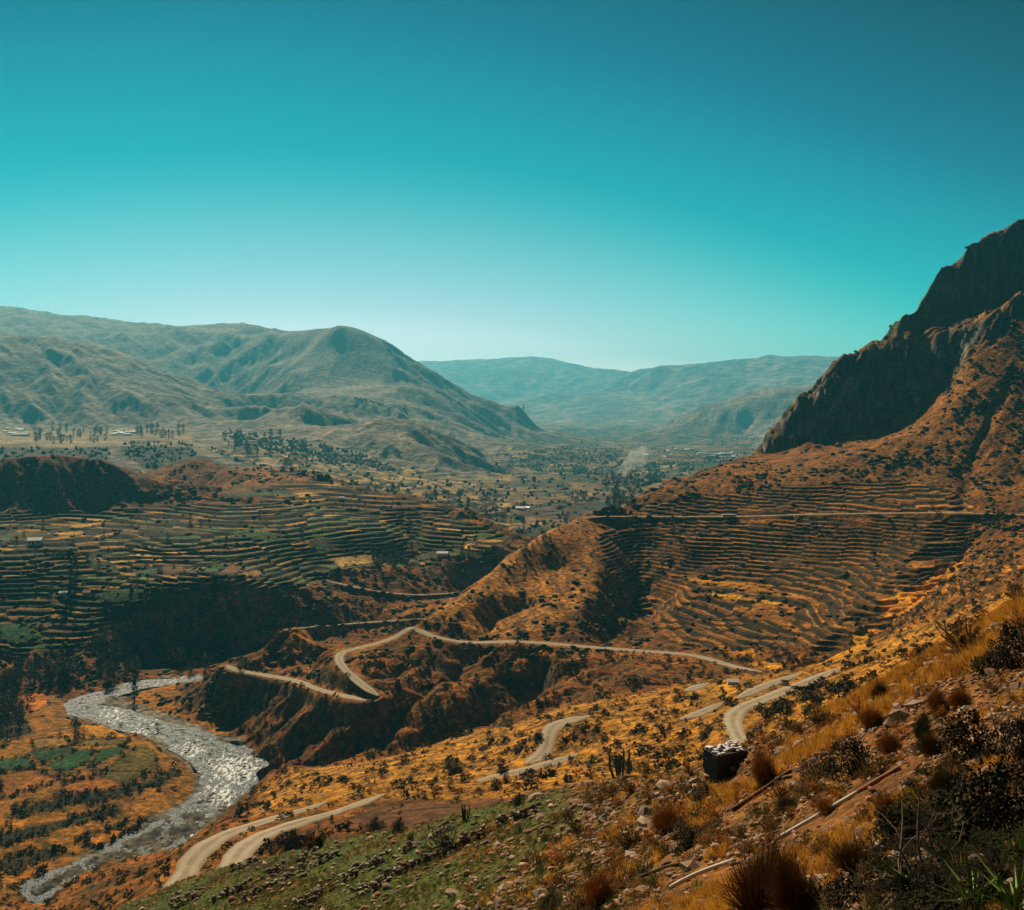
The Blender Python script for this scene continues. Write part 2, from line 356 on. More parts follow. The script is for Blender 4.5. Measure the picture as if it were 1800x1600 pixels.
M_ochre = region([(470, 1365), (640, 1336), (820, 1288), (1000, 1240), (1237, 1196), (1420, 1175), (1560, 1100), (1700, 1050), (1820, 1000), (1820, 1050), (1600, 1180), (1320, 1330), (1050, 1372), (900, 1400), (690, 1400), (560, 1428), (440, 1440)], 140, 560, 5)
M_brown = region([(575, 1455), (640, 1425), (720, 1402), (790, 1412), (900, 1398), (1040, 1372), (1000, 1392), (850, 1425), (700, 1460)], 150, 290, 3)
PLUM, STRAW = np.array((.14, .085, .06), np.float32), np.array((.50, .33, .12), np.float32)
def C3(*c): return np.array(c, np.float32)
FIELDS = [([(160, 1045), (230, 1032), (300, 1038), (345, 1040), (270, 1058), (200, 1066)], C3(.07, .125, .035), 780, 900), ([(285, 1044), (340, 1040), (400, 1038), (395, 1052), (300, 1062)], C3(.33, .22, .085), 780, 900),
          ([(238, 1003), (270, 997), (280, 1008), (245, 1013)], C3(.035, .115, .04), 820, 960), ([(284, 996), (330, 992), (322, 1006), (290, 1009)], PLUM, 820, 960), ([(352, 1000), (382, 991), (398, 994), (372, 1008)], C3(.04, .12, .035), 820, 960),
          ([(372, 1010), (402, 994), (430, 992), (412, 1012)], PLUM * 1.1, 820, 960), ([(410, 1012), (436, 1002), (470, 1002), (452, 1014)], C3(.46, .30, .10), 820, 980), ([(575, 981), (640, 975), (672, 976), (668, 988), (600, 996)], C3(.50, .35, .14), 880, 1040),
          ([(690, 975), (760, 968), (860, 964), (840, 975), (740, 983), (690, 986)], C3(.12, .11, .05), 950, 1060), ([(120, 922), (180, 917), (182, 923), (125, 928)], C3(.5, .32, .1), 940, 1100), ([(92, 938), (150, 932), (146, 940), (100, 942)], C3(.55, .36, .1), 900, 1060),
          ([(160, 942), (210, 933), (206, 940), (170, 946)], C3(.42, .24, .1), 900, 1060), ([(385, 866), (505, 860), (515, 868), (400, 875)], C3(.09, .12, .05), 1100, 1330), ([(508, 862), (545, 862), (570, 873), (528, 874)], C3(.55, .36, .13), 1100, 1300),
          ([(0, 945), (26, 940), (20, 952), (0, 958)], C3(.09, .13, .06), 880, 1040), ([(0, 1100), (40, 1096), (80, 1118), (30, 1130), (0, 1126)], C3(.02, .10, .035), 730, 800), ([(60, 1090), (120, 1088), (150, 1108), (90, 1120)], PLUM * .8, 730, 820),
          ([(52, 1322), (126, 1311), (130, 1322), (74, 1342)], C3(.013, .065, .020), 400, 700), ([(80, 1346), (140, 1318), (168, 1318), (158, 1338), (112, 1358)], C3(.013, .072, .022), 400, 700), ([(166, 1334), (176, 1316), (222, 1311), (216, 1322), (150, 1352)], C3(.015, .078, .022), 400, 700),
          ([(0, 1335), (46, 1330), (62, 1348), (0, 1356)], C3(.015, .075, .03), 400, 700), ([(172, 1364), (226, 1322), (240, 1312), (272, 1322), (278, 1350), (216, 1377)], C3(.115, .10, .022), 400, 700), ([(26, 1222), (84, 1216), (86, 1238), (60, 1252), (30, 1252)], C3(.44, .16, .025), 500, 700),
          ([(56, 1300), (112, 1294), (122, 1310), (60, 1316)], C3(.34, .21, .07), 450, 700), ([(136, 1274), (196, 1276), (226, 1296), (140, 1298)], C3(.48, .24, .035), 450, 700), ([(110, 1380), (170, 1366), (215, 1380), (130, 1400)], C3(.22, .10, .03), 450, 600),
          ([(0, 1360), (60, 1352), (110, 1372), (20, 1400), (0, 1404)], C3(.30, .135, .03), 400, 600), ([(20, 1420), (120, 1404), (220, 1386), (285, 1360), (306, 1350), (312, 1362), (280, 1380), (200, 1400), (100, 1420), (20, 1432)], C3(.022, .024, .01), 400, 700), ([(112, 1375), (172, 1364), (216, 1377), (278, 1356), (268, 1370), (180, 1392), (110, 1402)], C3(.30, .12, .03), 400, 700),
          ([(140, 1300), (226, 1298), (222, 1309), (128, 1311)], C3(.14, .12, .03), 450, 700), ([(10, 1440), (110, 1424), (132, 1440), (20, 1462)], C3(.46, .21, .028), 400, 600), ([(130, 1480), (220, 1448), (262, 1446), (170, 1492)], C3(.42, .19, .028), 400, 600),
          ([(0, 1468), (120, 1440), (205, 1418), (205, 1428), (110, 1454), (0, 1486)], C3(.03, .03, .012), 400, 600), ([(0, 1510), (90, 1494), (110, 1504), (0, 1530)], C3(.035, .032, .012), 380, 600), ([(0, 1540), (60, 1526), (80, 1534), (0, 1566)], C3(.40, .18, .028), 380, 600),
          ([(0, 1262), (40, 1258), (50, 1290), (0, 1300)], C3(.025, .028, .012), 450, 700), ([(1330, 1050), (1380, 1055), (1372, 1064), (1240, 1046), (1250, 1036)], C3(.62, .33, .035), 600, 800), ([(1200, 1010), (1300, 1022), (1380, 1040), (1370, 1046), (1205, 1020)], C3(.52, .25, .03), 600, 860),
          ([(1260, 1142), (1330, 1140), (1330, 1158), (1275, 1152)], C3(.55, .24, .03), 540, 700), ([(1310, 1160), (1380, 1156), (1370, 1172), (1330, 1176)], C3(.6, .31, .035), 500, 700), ([(1430, 1150), (1520, 1120), (1530, 1140), (1450, 1162)], C3(.62, .30, .03), 380, 640),
          ([(1540, 1050), (1600, 1020), (1680, 960), (1700, 968), (1620, 1035), (1550, 1065)], C3(.58, .27, .03), 480, 800), ([(1490, 1102), (1530, 1092), (1528, 1108), (1500, 1112)], C3(.7, .40, .03), 480, 700), ([(1235, 1240), (1300, 1208), (1290, 1222), (1240, 1246)], C3(.75, .42, .03), 300, 480)]
M_flatf = np.zeros((NR, NC), np.float32)
for poly, c, d0, d1 in FIELDS[:16]:
    M_flatf = np.maximum(M_flatf, region(poly, d0, d1, 2))
M_platA *= 1 - M_flatf
terr = np.clip(M_platA + M_platB + M_slopeT + M_slopeT2 + M_bowl, 0, 1)
terr = blur(terr, 4)
flat = blur(np.clip(M_platA * 1.0 + M_flatf + M_bend + M_vil + M_floor * .8 + M_platB, 0, 1), 5)
M_cliffB = blur(M_cliff, 3)

RAVINES = [([(985, 1150), (930, 1180), (870, 1212), (800, 1250), (715, 1300)], 42, 24), ([(845, 1142), (790, 1170), (730, 1205), (670, 1245), (610, 1290)], 26, 11), ([(740, 1140), (700, 1165), (655, 1188)], 16, 6),
           ([(925, 1045), (895, 1062), (868, 1085), (850, 1108)], 26, 9), ([(1085, 945), (1120, 985), (1110, 1040), (1075, 1090), (1050, 1125)], 20, 8), ([(590, 1240), (545, 1285), (495, 1335)], 20, 8), ([(680, 1250), (620, 1290), (560, 1330)], 20, 9),
           ([(1130, 1000), (1150, 1050), (1120, 1100)], 24, 8), ([(480, 1210), (440, 1240), (400, 1262)], 18, 7), ([(540, 1225), (490, 1260), (450, 1295)], 16, 7), ([(1100, 1150), (1040, 1180), (980, 1215), (900, 1255)], 26, 9), ([(1240, 1165), (1180, 1185), (1100, 1210)], 18, 5),
           ([(1720, 880), (1700, 940), (1650, 1000), (1560, 1070), (1480, 1130), (1380, 1170)], 34, 12), ([(1790, 640), (1740, 740), (1700, 840), (1690, 900)], 12, 4), ([(700, 900), (720, 950), (700, 985)], 30, 9), ([(880, 960), (860, 1000), (800, 1030)], 40, 14)]
# ---- roll, gullies
def grads(t):
    tl = np.gradient(t, axis=0) / np.gradient(Lr)[:, None].astype(np.float32)
    tu = np.gradient(t, axis=1) / np.float32(2.0 / F)
    return tu, t + tl - U * tu
M_smooth = region([(1120, 880), (1330, 800), (1560, 740), (1700, 625), (1830, 540), (2100, 420), (2100, 900), (1600, 890), (1300, 900)], 850, 1125, 4)
M_spur = region([(735, 1098), (820, 1035), (940, 940), (1040, 900), (1075, 960), (1050, 1040), (960, 1110), (800, 1110)], 600, 900, 8)
wild = (1 - .72 * blur(M_smooth, 6)) * (1 - .8 * blur(M_spur, 6)) * (1 - flat) * (1 - 0.92 * blur(np.clip(M_slopeT + M_slopeT2, 0, 1), 4)) * (1 - 0.8 * blur(M_ochre, 5))
wild = wild * (1 - .75 * blur(region([(500, 565), (660, 575), (700, 640), (660, 700), (520, 690)], 4800, 7600, 4), 6))
amp = np.interp(Lr, np.log([3, 100, 200, 500, 1500, 5000, 20000]), [.0, .2, .6, 1, 1, 1.2, .6]).astype(np.float32)[:, None] * wild
T = T + fbm(U * 14, LL * 14, 5, 40) * 0.0042 * amp * (1 - .85 * M_cliffB)
def gully(t, f, a, seed):
    zx, zy = grads(blur(t, 3))
    g = np.sqrt(zx * zx + zy * zy) + 1e-4
    sx, sy = -zy / g, zx / g
    px, py = U * f, LL * f
    px = px + noise(px * .6, py * .6, seed + 5) * .5
    ix, iy = np.floor(px), np.floor(py)
    acc = np.zeros_like(t); ws = np.zeros_like(t)
    for i in (-1, 0, 1):
        for j in (-1, 0, 1):
            jx, jy = _hash(ix + i, iy + j, seed), _hash(ix + i, iy + j, seed + 1)
            vx, vy = px - (ix + i + jx), py - (iy + j + jy)
            w = np.exp(-2.2 * (vx * vx + vy * vy))
            acc += np.cos((vx * sx + vy * sy) * 5.2) * w
            ws += w
    h = acc / (ws + 1e-5)
    h = 1 - 2 * np.sqrt(np.clip((1 - h) * .5, 0, 1))   # sharp ribs, rounded floors
    return h * a * np.clip(g * 1.8, 0, 1.0)
mount = 1 + .15 * sstep(math.log(1500), math.log(2500), LL)
T = T + gully(T, 17, 0.0062, 70) * amp * mount
T = T + gully(T, 38, 0.0034, 80) * amp * mount
T = T + gully(T, 85, 0.0015, 90) * amp
T = T + fbm(U * 110, LL * 110, 3, 41) * 0.0007 * (amp + .35)
# ravines: photo points, depth ahead from the sheet, half width, depth of cut in metres
def carve(q, wd, dp):
    global T
    P = []
    for x, y in q:
        c = int((x - PX[0]) / 2)
        k = np.where(PYb[:, c] <= y)[0]
        k = k[Y[k, 0] > 300]
        d = float(Y[k[0], 0]); P.append(((x - 900) / F * d, d))
    P = catmull([(a, b, 0) for a, b in P], 6)[:, :2]
    lo, hi = P[:, 1].min() - wd * 2, P[:, 1].max() + wd * 2
    r0, r1 = np.searchsorted(Lr, [math.log(lo), math.log(hi)])
    xs, ys = X[r0:r1] + W1[r0:r1] * 12, Y[r0:r1] + W2[r0:r1] * 12
    best = np.full(xs.shape, 1e6, np.float32); along = np.zeros(xs.shape, np.float32)
    nseg = len(P) - 1
    for i, (s, e) in enumerate(zip(P, P[1:])):
        dx, dy = e - s
        t = np.clip(((xs - s[0]) * dx + (ys - s[1]) * dy) / (dx * dx + dy * dy + 1e-9), 0, 1)
        dd = np.hypot(xs - s[0] - t * dx, ys - s[1] - t * dy)
        m = dd < best
        best[m] = dd[m]; along[m] = ((i + t) / nseg)[m]
    prof = np.clip(1 - best / wd, 0, 1) ** 1.3
    T[r0:r1] -= prof * dp * sstep(0, .25, along) * (1 - .5 * sstep(.8, 1, along)) / Y[r0:r1]
for q, wd, dp in RAVINES: carve(q, wd, dp)
# cliff: vertical ribs and ledges
cz = T * Y
low = sstep(560, 700, PYb)
T = T + M_cliffB * (-np.abs(noise(U * 28 + cz / 140, cz / 170.0, 51)) * (.006 + .007 * low) - np.abs(noise(U * 130 + cz / 60, cz / 90.0, 52)) * (.0016 + .0036 * low) + noise(U * 18, cz / 20.0 + U * 9, 53) * .0042 * low + fbm(U * 40, LL * 60, 3, 54) * .003).astype(np.float32)
# the little foreground relief
yf = np.clip(Y, 3, 200)
T = T + M_fore * ((fbm(X / 6.0, Y / 6.0, 4, 60) * 0.5 + fbm(X / 1.3, Y / 1.3, 3, 61) * 0.10) / yf) * sstep(6, 25, Y)
Z = T * Y

# ---- terraces
def steps(z, h, w, sharp):
    s = z / h + w
    k = np.floor(s); f = s - k
    return (k + sstep(1 - sharp, 1.0, f) - w) * h, k, f
step_k = np.zeros((NR, NC), np.float32); step_f = np.ones((NR, NC), np.float32)
def terrace(mask, h, seed, sharp, fz=9):
    global Z
    if mask.max() <= 0: return
    rows = np.where(mask.max(1) > 0.01)[0]
    a, b = rows[0], rows[-1] + 1
    block = np.floor(fbm(U[a:b] * fz, LL[a:b] * fz, 2, seed) * 4) * 0.37            # groups of terraces that do not line up with their neighbours
    w = fbm(U[a:b] * 5, LL[a:b] * 5, 2, seed + 2) * 1.9 + fbm(U[a:b] * 14, LL[a:b] * 14, 3, seed + 3) * 0.34 + block
    z2, k, f = steps(Z[a:b], h, w, sharp)
    keep = sstep(-.55, -.25, fbm(U[a:b] * 16, LL[a:b] * 16, 3, seed + 9)) * mask[a:b]
    Z[a:b] = Z[a:b] + (z2 - Z[a:b]) * keep
    m = mask[a:b] > .5
    step_k[a:b][m] = (k + np.round(block * 31))[m]; step_f[a:b][m] = np.where(keep > .4, f, .3)[m]
terrace(blur(M_platA, 3), 3.3, 110, .36)
terrace(blur(M_platB, 3), 4.5, 120, .45)
terrace(blur(np.clip(M_slopeT, 0, 1), 3), 2.7, 130, .42)
terrace(blur(np.clip(M_slopeT2, 0, 1), 3), 2.6, 140, .5)
terrace(blur(M_bowl, 2), 6.5, 150, .45)
terrace(blur(M_floor * (PXg < 900), 3), 7.0, 160, .45)

# ---- river bed
zb = np.zeros((NR, NC), np.float32)
a, b = np.searchsorted(Lr, [math.log(395), math.log(760)])
pyz = H + F * 231.0 / Y[a:b]              # where each place would be seen if it lay at water level
inb = inside(BED, PXg[a:b] + W1[a:b] * 5, pyz + W2[a:b] * 4).astype(np.float32)
inw = inside(WATER, PXg[a:b] + W1[a:b] * 6, pyz + W2[a:b] * 5).astype(np.float32)
bed = np.zeros((NR, NC), np.float32); bed[a:b] = inb
wat = np.zeros((NR, NC), np.float32); wat[a:b] = inw
bedS, watS = blur(blur(bed, 3), 3), blur(blur(wat, 2), 2)
stones = (fbm(X / 9.0, Y / 9.0, 4, 200) * 1.2 + np.maximum(noise(X / 2.2, Y / 2.2, 205), 0) * 1.5).astype(np.float32)
shoal = sstep(1400, 1470, H + F * 231.0 / Y) * sstep(420, 340, PXg) if False else sstep(1395, 1465, H + F * 231.0 / Y)
Z = Z + (np.minimum(Z, -228.9 + stones * .5) - Z) * sstep(.1, .8, bedS)
Z = Z + ((-231.35 + stones * .75 + shoal * .62) - Z) * sstep(.15, .85, watS)

# ---- roads: cut and fill
road_m = np.zeros((NR, NC), np.float32)
road_near = np.zeros((NR, NC), np.float32)
ROAD_PATHS = []
def height(x, y):                         # the land's height at a place (bilinear)
    u = x / y; l = math.log(y)
    c = (u * F + 900 - PX[0]) / 2.0
    c = min(max(c, 0), NC - 1.001)
    r = np.interp(l, Lr, np.arange(NR))
    r = min(max(r, 0), NR - 1.001)
    i, j = int(r), int(c)
    f, g = r - i, c - j
    return float((Z[i, j] * (1 - g) + Z[i, j + 1] * g) * (1 - f) + (Z[i + 1, j] * (1 - g) + Z[i + 1, j + 1] * g) * f)
for nm, wd, q in ROADS:
    p = catmull([((x - 900) / F * d, d, (H - y) / F * d) for x, y, d in q], 10)
    zz = p[:, 2].copy()
    for _ in range(12): zz[1:-1] = (zz[:-2] + 2 * zz[1:-1] + zz[2:]) / 4
    p[:, 2] = zz
    ROAD_PATHS.append((nm, wd, p))
    best = {}
    dist = np.full((NR, NC), 1e6, np.float32); rz = np.zeros((NR, NC), np.float32)
    for s, e in zip(p, p[1:]):
        rad = wd * 2.6
        ylo, yhi = min(s[1], e[1]) - rad, max(s[1], e[1]) + rad
        r0, r1 = np.searchsorted(Lr, [math.log(max(ylo, 3)), math.log(yhi)])
        us = [(s[0] - rad) / s[1], (e[0] - rad) / e[1], (s[0] + rad) / s[1], (e[0] + rad) / e[1]]
        c0 = max(0, int((min(us) * F + 900 - PX[0]) / 2) - 1); c1 = min(NC, int((max(us) * F + 900 - PX[0]) / 2) + 2)
        if c1 <= c0 or r1 <= r0: continue
        xs, ys = X[r0:r1, c0:c1], Y[r0:r1, c0:c1]
        dx, dy = e[0] - s[0], e[1] - s[1]
        t = np.clip(((xs - s[0]) * dx + (ys - s[1]) * dy) / (dx * dx + dy * dy + 1e-9), 0, 1)
        dd = np.hypot(xs - s[0] - t * dx, ys - s[1] - t * dy)
        sub = dist[r0:r1, c0:c1]; m = dd < sub
        sub[m] = dd[m]; rz[r0:r1, c0:c1][m] = (s[2] + t * (e[2] - s[2]))[m]
    k = 1 - sstep(wd * .62, wd * 1.9, dist)
    Z = Z + (rz - Z) * k
    road_m = np.maximum(road_m, 1 - sstep(wd * .5, wd * .75, dist))
    road_near = np.maximum(road_near, k)
T = Z / Y
PY = H - F * T
RUN = np.maximum.accumulate(T, axis=0)
def hit(px, py, dmin=0.0, dmax=1e9):       # first place on the land seen at a spot of the photograph
    c = int(round((min(max(px, PX[0]), PX[-1]) - PX[0]) / 2.0))
    t = (H - py) / F
    col = T[:, c]
    i0 = np.searchsorted(Lr, math.log(max(dmin, 3.01)))
    k = np.where(col[i0:] >= t)[0]
    if len(k) == 0: return None
    i = i0 + k[0]
    y = float(Y[i, 0])
    if y > dmax: return None
    x = (px - 900) / F * y
    return Vector((x, y, height(x, y)))

# ------------------------------------------------------------------ colours of the ground (mostly its own, with some light and shade painted in)
zx, zy = grads(T)
slope = np.sqrt(zx * zx + zy * zy)
def C3(*c): return np.array(c, np.float32)
GOLD, SOIL, SCRUB, OLIVE, GREEN, STRAW, ROCK, GRAVEL = C3(.48, .20, .028), C3(.22, .084, .022), C3(.030, .032, .012), C3(.105, .085, .022), C3(.045, .105, .030), C3(.50, .33, .12), C3(.185, .165, .15), C3(.30, .26, .21)
FARG, FARD, PLUM = C3(.31, .235, .17), C3(.11, .10, .08), C3(.14, .085, .06)
def mix(a, b, m): return a + (b - a) * m[..., None]
n1, n2, n3 = fbm(U * 20, LL * 20, 4, 301), fbm(U * 60, LL * 60, 4, 302), fbm(U * 170, LL * 170, 3, 303)
base = mix(np.broadcast_to(SOIL, (NR, NC, 3)), GOLD, sstep(-.25, .45, n1 * .6 + n2 * .5))
base = mix(base, OLIVE, sstep(-.1, .35, n2 - n1 * .4) * .75)
base = mix(base, SCRUB, sstep(.02, .22, n3 * .7 + n2 * .55 - .08) * .85)
far = sstep(math.log(1300), math.log(2300), LL)
fcol = mix(np.broadcast_to(FARG, (NR, NC, 3)), FARD, sstep(-.05, .3, n2 * .7 + n3 * .3 + n1 * .3))
base = mix(base, fcol, far)
# right hand slope: dry orange grass
m = region([(1110, 880), (1320, 800), (1560, 740), (1700, 625), (1830, 540), (1830, 905), (1600, 900), (1300, 900)], 850, 1120, 6)
g = mix(np.broadcast_to(C3(.36, .165, .045), (NR, NC, 3)), C3(.10, .06, .022), sstep(-.02, .25, n3 * .8 + n2 * .3 + .02 * (PYb - 800) / 50))
base = mix(base, g, blur(m, 4) * .9)
# ridge and flank of the spur: golden grass, brightened as if sunlit
m = blur(region([(735, 1098), (820, 1035), (940, 940), (1040, 900), (1075, 960), (1050, 1040), (960, 1110), (800, 1110)], 600, 900, 8), 5)
g = mix(np.broadcast_to(C3(.56, .27, .055), (NR, NC, 3)), C3(.20, .095, .03), sstep(-.1, .3, fbm(U * 150 + T * 90, LL * 25, 3, 310)) * .8)
g = mix(g, SCRUB, sstep(.3, .5, n3 + n2 * .4 + .1))
base = mix(base, g, m * .95)
m = blur(np.maximum(region([(502, 1102), (530, 1106), (562, 1126), (640, 1136), (720, 1110), (715, 1122), (610, 1150), (555, 1148), (522, 1134)], 620, 740, 2), region([(300, 1196), (256, 1200), (232, 1236), (290, 1250), (340, 1268), (390, 1290), (430, 1300), (420, 1270), (360, 1240)], 560, 760, 2) * .6), 2)  # sunlit right side of the dome painted gold, plus the ochre river bank
g = mix(np.broadcast_to(C3(.58, .27, .045), (NR, NC, 3)), C3(.26, .12, .03), sstep(-.1, .3, n3))
base = mix(base, g, m * .9)
M_goldlit = m
# golden ochre slope
mo = blur(M_ochre, 4)
g = mix(np.broadcast_to(C3(.56, .29, .035), (NR, NC, 3)), C3(.30, .125, .026), sstep(-.2, .3, n2 + n1 * .4))
n4 = fbm(U * 420, LL * 420, 2, 304)
g = mix(g, C3(.74, .40, .04), sstep(.05, .4, n4 + n2 * .5) * .8)
g = mix(g, SCRUB * 1.2, sstep(.02, .25, n3 * .8 + n2 * .5 + n4 * .35 - .03))
base = mix(base, g, mo * .9)
base = mix(base, C3(.115, .06, .038), blur(M_brown, 2) * .9)
# fields on the terraces
def fields(mask, pal, wts, length, gain, lip=.75):
    global base
    rows = np.where(mask.max(1) > .01)[0]
    if len(rows) == 0: return
    a, b = rows[0], rows[-1] + 1
    k = step_k[a:b]; f = step_f[a:b]
    along = X[a:b] / length + _hash(k, k * 0 + 7, 5) * 9 + W1[a:b] * .8
    hsh = _hash(np.floor(along), k, 21)
    edge = np.abs(along - np.round(along)) * length
    cw = np.cumsum(wts) / np.sum(wts)
    idx = np.searchsorted(cw, np.clip(hsh, 0, .9999))
    c = np.array(pal, np.float32)[idx]
    c = c * (0.8 + 0.4 * _hash(np.floor(along) + 3, k, 22))[..., None]
    c = c * gain
    c = mix(c, SCRUB * .7, sstep(.60, .68, f) * .95)                   # overgrown banks between the terraces, darkened further as shaded risers
    c = mix(c, C3(.60, .34, .09), (sstep(.38, .5, f) * (1 - sstep(.58, .64, f))) * lip * (.35 + .65 * _hash(np.floor(along) + 5, k, 23)))   # dry grass along each lip, brightened like a sunlit edge
    c = mix(c, OLIVE * .7, (1 - sstep(.5, 1.6, edge)) * .6)
    c = mix(c, SCRUB, sstep(.2, .36, n2[a:b] + n3[a:b] * .3) * .7)
    base[a:b] = mix(base[a:b], c, mask[a:b] * .95)
fields(blur(M_platA, 2), [C3(.05, .125, .035), OLIVE * .9, PLUM * .75, C3(.36, .21, .06), STRAW * 1.1, C3(.035, .06, .025)], [3.4, 2.4, 2.0, 1.2, 1.2, 3.0], 52, 1.15, .85)
fields(blur(M_platB, 2), [OLIVE, PLUM, C3(.34, .18, .06), STRAW], [2, 1, 3, 1.5], 60, 1.1)
fields(blur(M_slopeT, 2), [C3(.30, .13, .03), C3(.16, .075, .025), GOLD, PLUM * .7], [3, 3, 1.5, 1.5], 70, 1.1)
fields(blur(M_slopeT2, 2), [C3(.30, .13, .03), C3(.16, .075, .025), GOLD], [3, 3, 2], 40, 1.1)
fields(blur(M_bowl, 1), [OLIVE * .7, SCRUB * 2, PLUM], [2, 2, 1], 60, 1.1)
fields(blur(M_floor * (PXg < 900), 2), [STRAW * .7, OLIVE, PLUM, C3(.34, .22, .1)], [2, 2, 1, 2], 90, 1.1)
# valley floor patchwork further right
m = blur(M_floor * (PXg >= 900), 3)
cellx, celly = X / 75 + W1 * .7, Y / 110 + W2 * .7
hs = _hash(np.floor(cellx), np.floor(celly), 33)
pal = np.array([STRAW * .6, C3(.28, .16, .06), PLUM * .9, OLIVE * .8, C3(.045, .065, .035), C3(.30, .18, .08)], np.float32)
g = pal[np.clip((hs * 6).astype(int), 0, 5)]
g = mix(g, SCRUB, sstep(.0, .25, n2 + n3 * .4) * .85)
base = mix(base, g, m * .9)
M_dark = np.maximum(region([(-300, 788), (190, 786), (192, 809), (-300, 813)], 1700, 2600, 3), region([(215, 779), (330, 776), (350, 800), (270, 826), (215, 802)], 1500, 2700, 3))
base = mix(base, C3(.035, .042, .022), blur(M_dark, 2) * .8)
base = mix(base, C3(.40, .26, .12), blur(M_vil, 2) * sstep(-.25, .1, n2) * .8)
m = blur(M_bend, 2)
g = mix(np.broadcast_to(C3(.34, .17, .033), (NR, NC, 3)), OLIVE * .8, sstep(-.05, .3, n2 + n3 * .4 + n1 * .3) * .75)
base = mix(base, g, m * .9)
# named fields: polygon, colour, depth range
PYt = H - F * T
inf = np.zeros((NR, NC), np.float32)
for poly, c, d0, d1 in FIELDS:
    a, b = np.searchsorted(Lr, [math.log(d0), math.log(d1)])
    ins = inside(poly, PXg[a:b] + W1[a:b] * 1.6, PYb[a:b] + W2[a:b] * 1.2).astype(np.float32)
    base[a:b] = mix(base[a:b], c * (1.1 + .25 * n3[a:b, :, None]), ins * .95)
    inf[a:b] = np.maximum(inf[a:b], ins)
    eb = blur(ins, 2)
    base[a:b] = mix(base[a:b], SCRUB * 1.2, 4 * eb * (1 - eb) * sstep(-.5, .1, n3[a:b]) * .7)
# river gravel
g = mix(np.broadcast_to(GRAVEL, (NR, NC, 3)), C3(.12, .11, .085), sstep(-.1, .3, fbm(X / 5, Y / 5, 3, 210)))
g = mix(g, C3(.24, .15, .05), sstep(.0, .4, fbm(X / 24, Y / 24, 2, 211)) * .35 * (1 - watS))
g = g * (1 - .5 * watS)[..., None]
base = mix(base, g, sstep(.3, .7, bedS))
# steep ground is bare rock
rocky = sstep(.95, 1.5, slope) * (1 - M_fore) * (1 - terr)
rc = mix(np.broadcast_to(ROCK, (NR, NC, 3)), C3(.07, .055, .045), sstep(-.1, .3, n3 + n2 * .5))
base = mix(base, rc, rocky * .7)
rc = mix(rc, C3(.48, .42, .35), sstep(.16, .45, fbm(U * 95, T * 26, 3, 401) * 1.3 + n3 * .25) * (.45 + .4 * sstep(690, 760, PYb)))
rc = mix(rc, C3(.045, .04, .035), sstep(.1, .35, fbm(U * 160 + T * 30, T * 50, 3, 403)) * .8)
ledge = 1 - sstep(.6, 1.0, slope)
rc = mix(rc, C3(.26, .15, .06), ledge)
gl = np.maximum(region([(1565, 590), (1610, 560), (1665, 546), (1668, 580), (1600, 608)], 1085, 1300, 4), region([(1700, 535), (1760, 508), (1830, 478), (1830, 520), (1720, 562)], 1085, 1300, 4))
rc = mix(rc, C3(.34, .175, .06), blur(gl, 2) * sstep(-.3, .1, n3) * .9)  # dry grass on the ledges, lightened as though the sun caught it
rc = rc * (1 + .5 * noise(U * 90, T * 45, 402))[..., None]
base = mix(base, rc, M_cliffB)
# foreground: stony soil, dry grass, the green meadow on the left
f1, f2, f3 = fbm(X / 9, Y / 9, 4, 501), fbm(X / 2.2, Y / 2.2, 3, 502), fbm(X / 30, Y / 30, 3, 503)
g = mix(np.broadcast_to(C3(.27, .135, .055), (NR, NC, 3)), C3(.12, .062, .03), sstep(-.2, .3, f2 + f1 * .4))
g = mix(g, C3(.34, .14, .025), sstep(.05, .35, f1 - f2 * .2) * .75)
shade = sstep(1480, 1600, PXg) * sstep(1330, 1430, PYb)  # painted shade: darkens the ground colour in the lower right corner
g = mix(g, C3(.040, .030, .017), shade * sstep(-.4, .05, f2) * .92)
gm = 1 - sstep(-18, 16, X - np.interp(Y, [20, 40, 60, 90, 140], [-9, -3, 2, 10, 14]) + f1 * 14)
gr = mix(np.broadcast_to(C3(.085, .105, .018), (NR, NC, 3)), C3(.15, .10, .03), sstep(-.1, .35, f1 + f2 * .5))
gr = mix(gr, C3(.05, .035, .018), sstep(.15, .4, f2 * .7 + f3 * .5))
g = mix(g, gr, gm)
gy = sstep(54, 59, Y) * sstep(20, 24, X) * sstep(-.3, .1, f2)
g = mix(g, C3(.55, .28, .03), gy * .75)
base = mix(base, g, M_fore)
base = mix(base, C3(.30, .17, .06), np.clip(road_near - road_m, 0, 1) * .45)
warm = (1 - far)[..., None] * (1 - sstep(.3, .7, bedS))[..., None] * (base[..., :1] > base[..., 1:2] * 1.15)
base = base * (1 + warm * (C3(1.10, .92, .60) - 1))
base = np.clip(base * (1 + .25 * n3[..., None]), .006, .8)

# ------------------------------------------------------------------ materials
def new_mat(name):
    m = bpy.data.materials.new(name)
    m.use_nodes = True
    nt = m.node_tree
    return m, nt, nt.nodes['Principled BSDF']
def node(nt, t, **kw):
    n_ = nt.nodes.new(t)
    for k, v in kw.items(): setattr(n_, k, v)
    return n_
def noise_fac(nt, scale, detail=4, lo=.35, hi=.65, coord='Object', rough=.6):
    tc = node(nt, 'ShaderNodeTexCoord')
    nz = node(nt, 'ShaderNodeTexNoise')
    nz.inputs['Scale'].default_value = scale
    nz.inputs['Detail'].default_value = detail
    nz.inputs['Roughness'].default_value = rough
    nt.links.new(tc.outputs[coord], nz.inputs['Vector'])
    mr = node(nt, 'ShaderNodeMapRange')
    mr.inputs[1].default_value = lo; mr.inputs[2].default_value = hi
    nt.links.new(nz.outputs[0], mr.inputs[0])
    return nz, mr
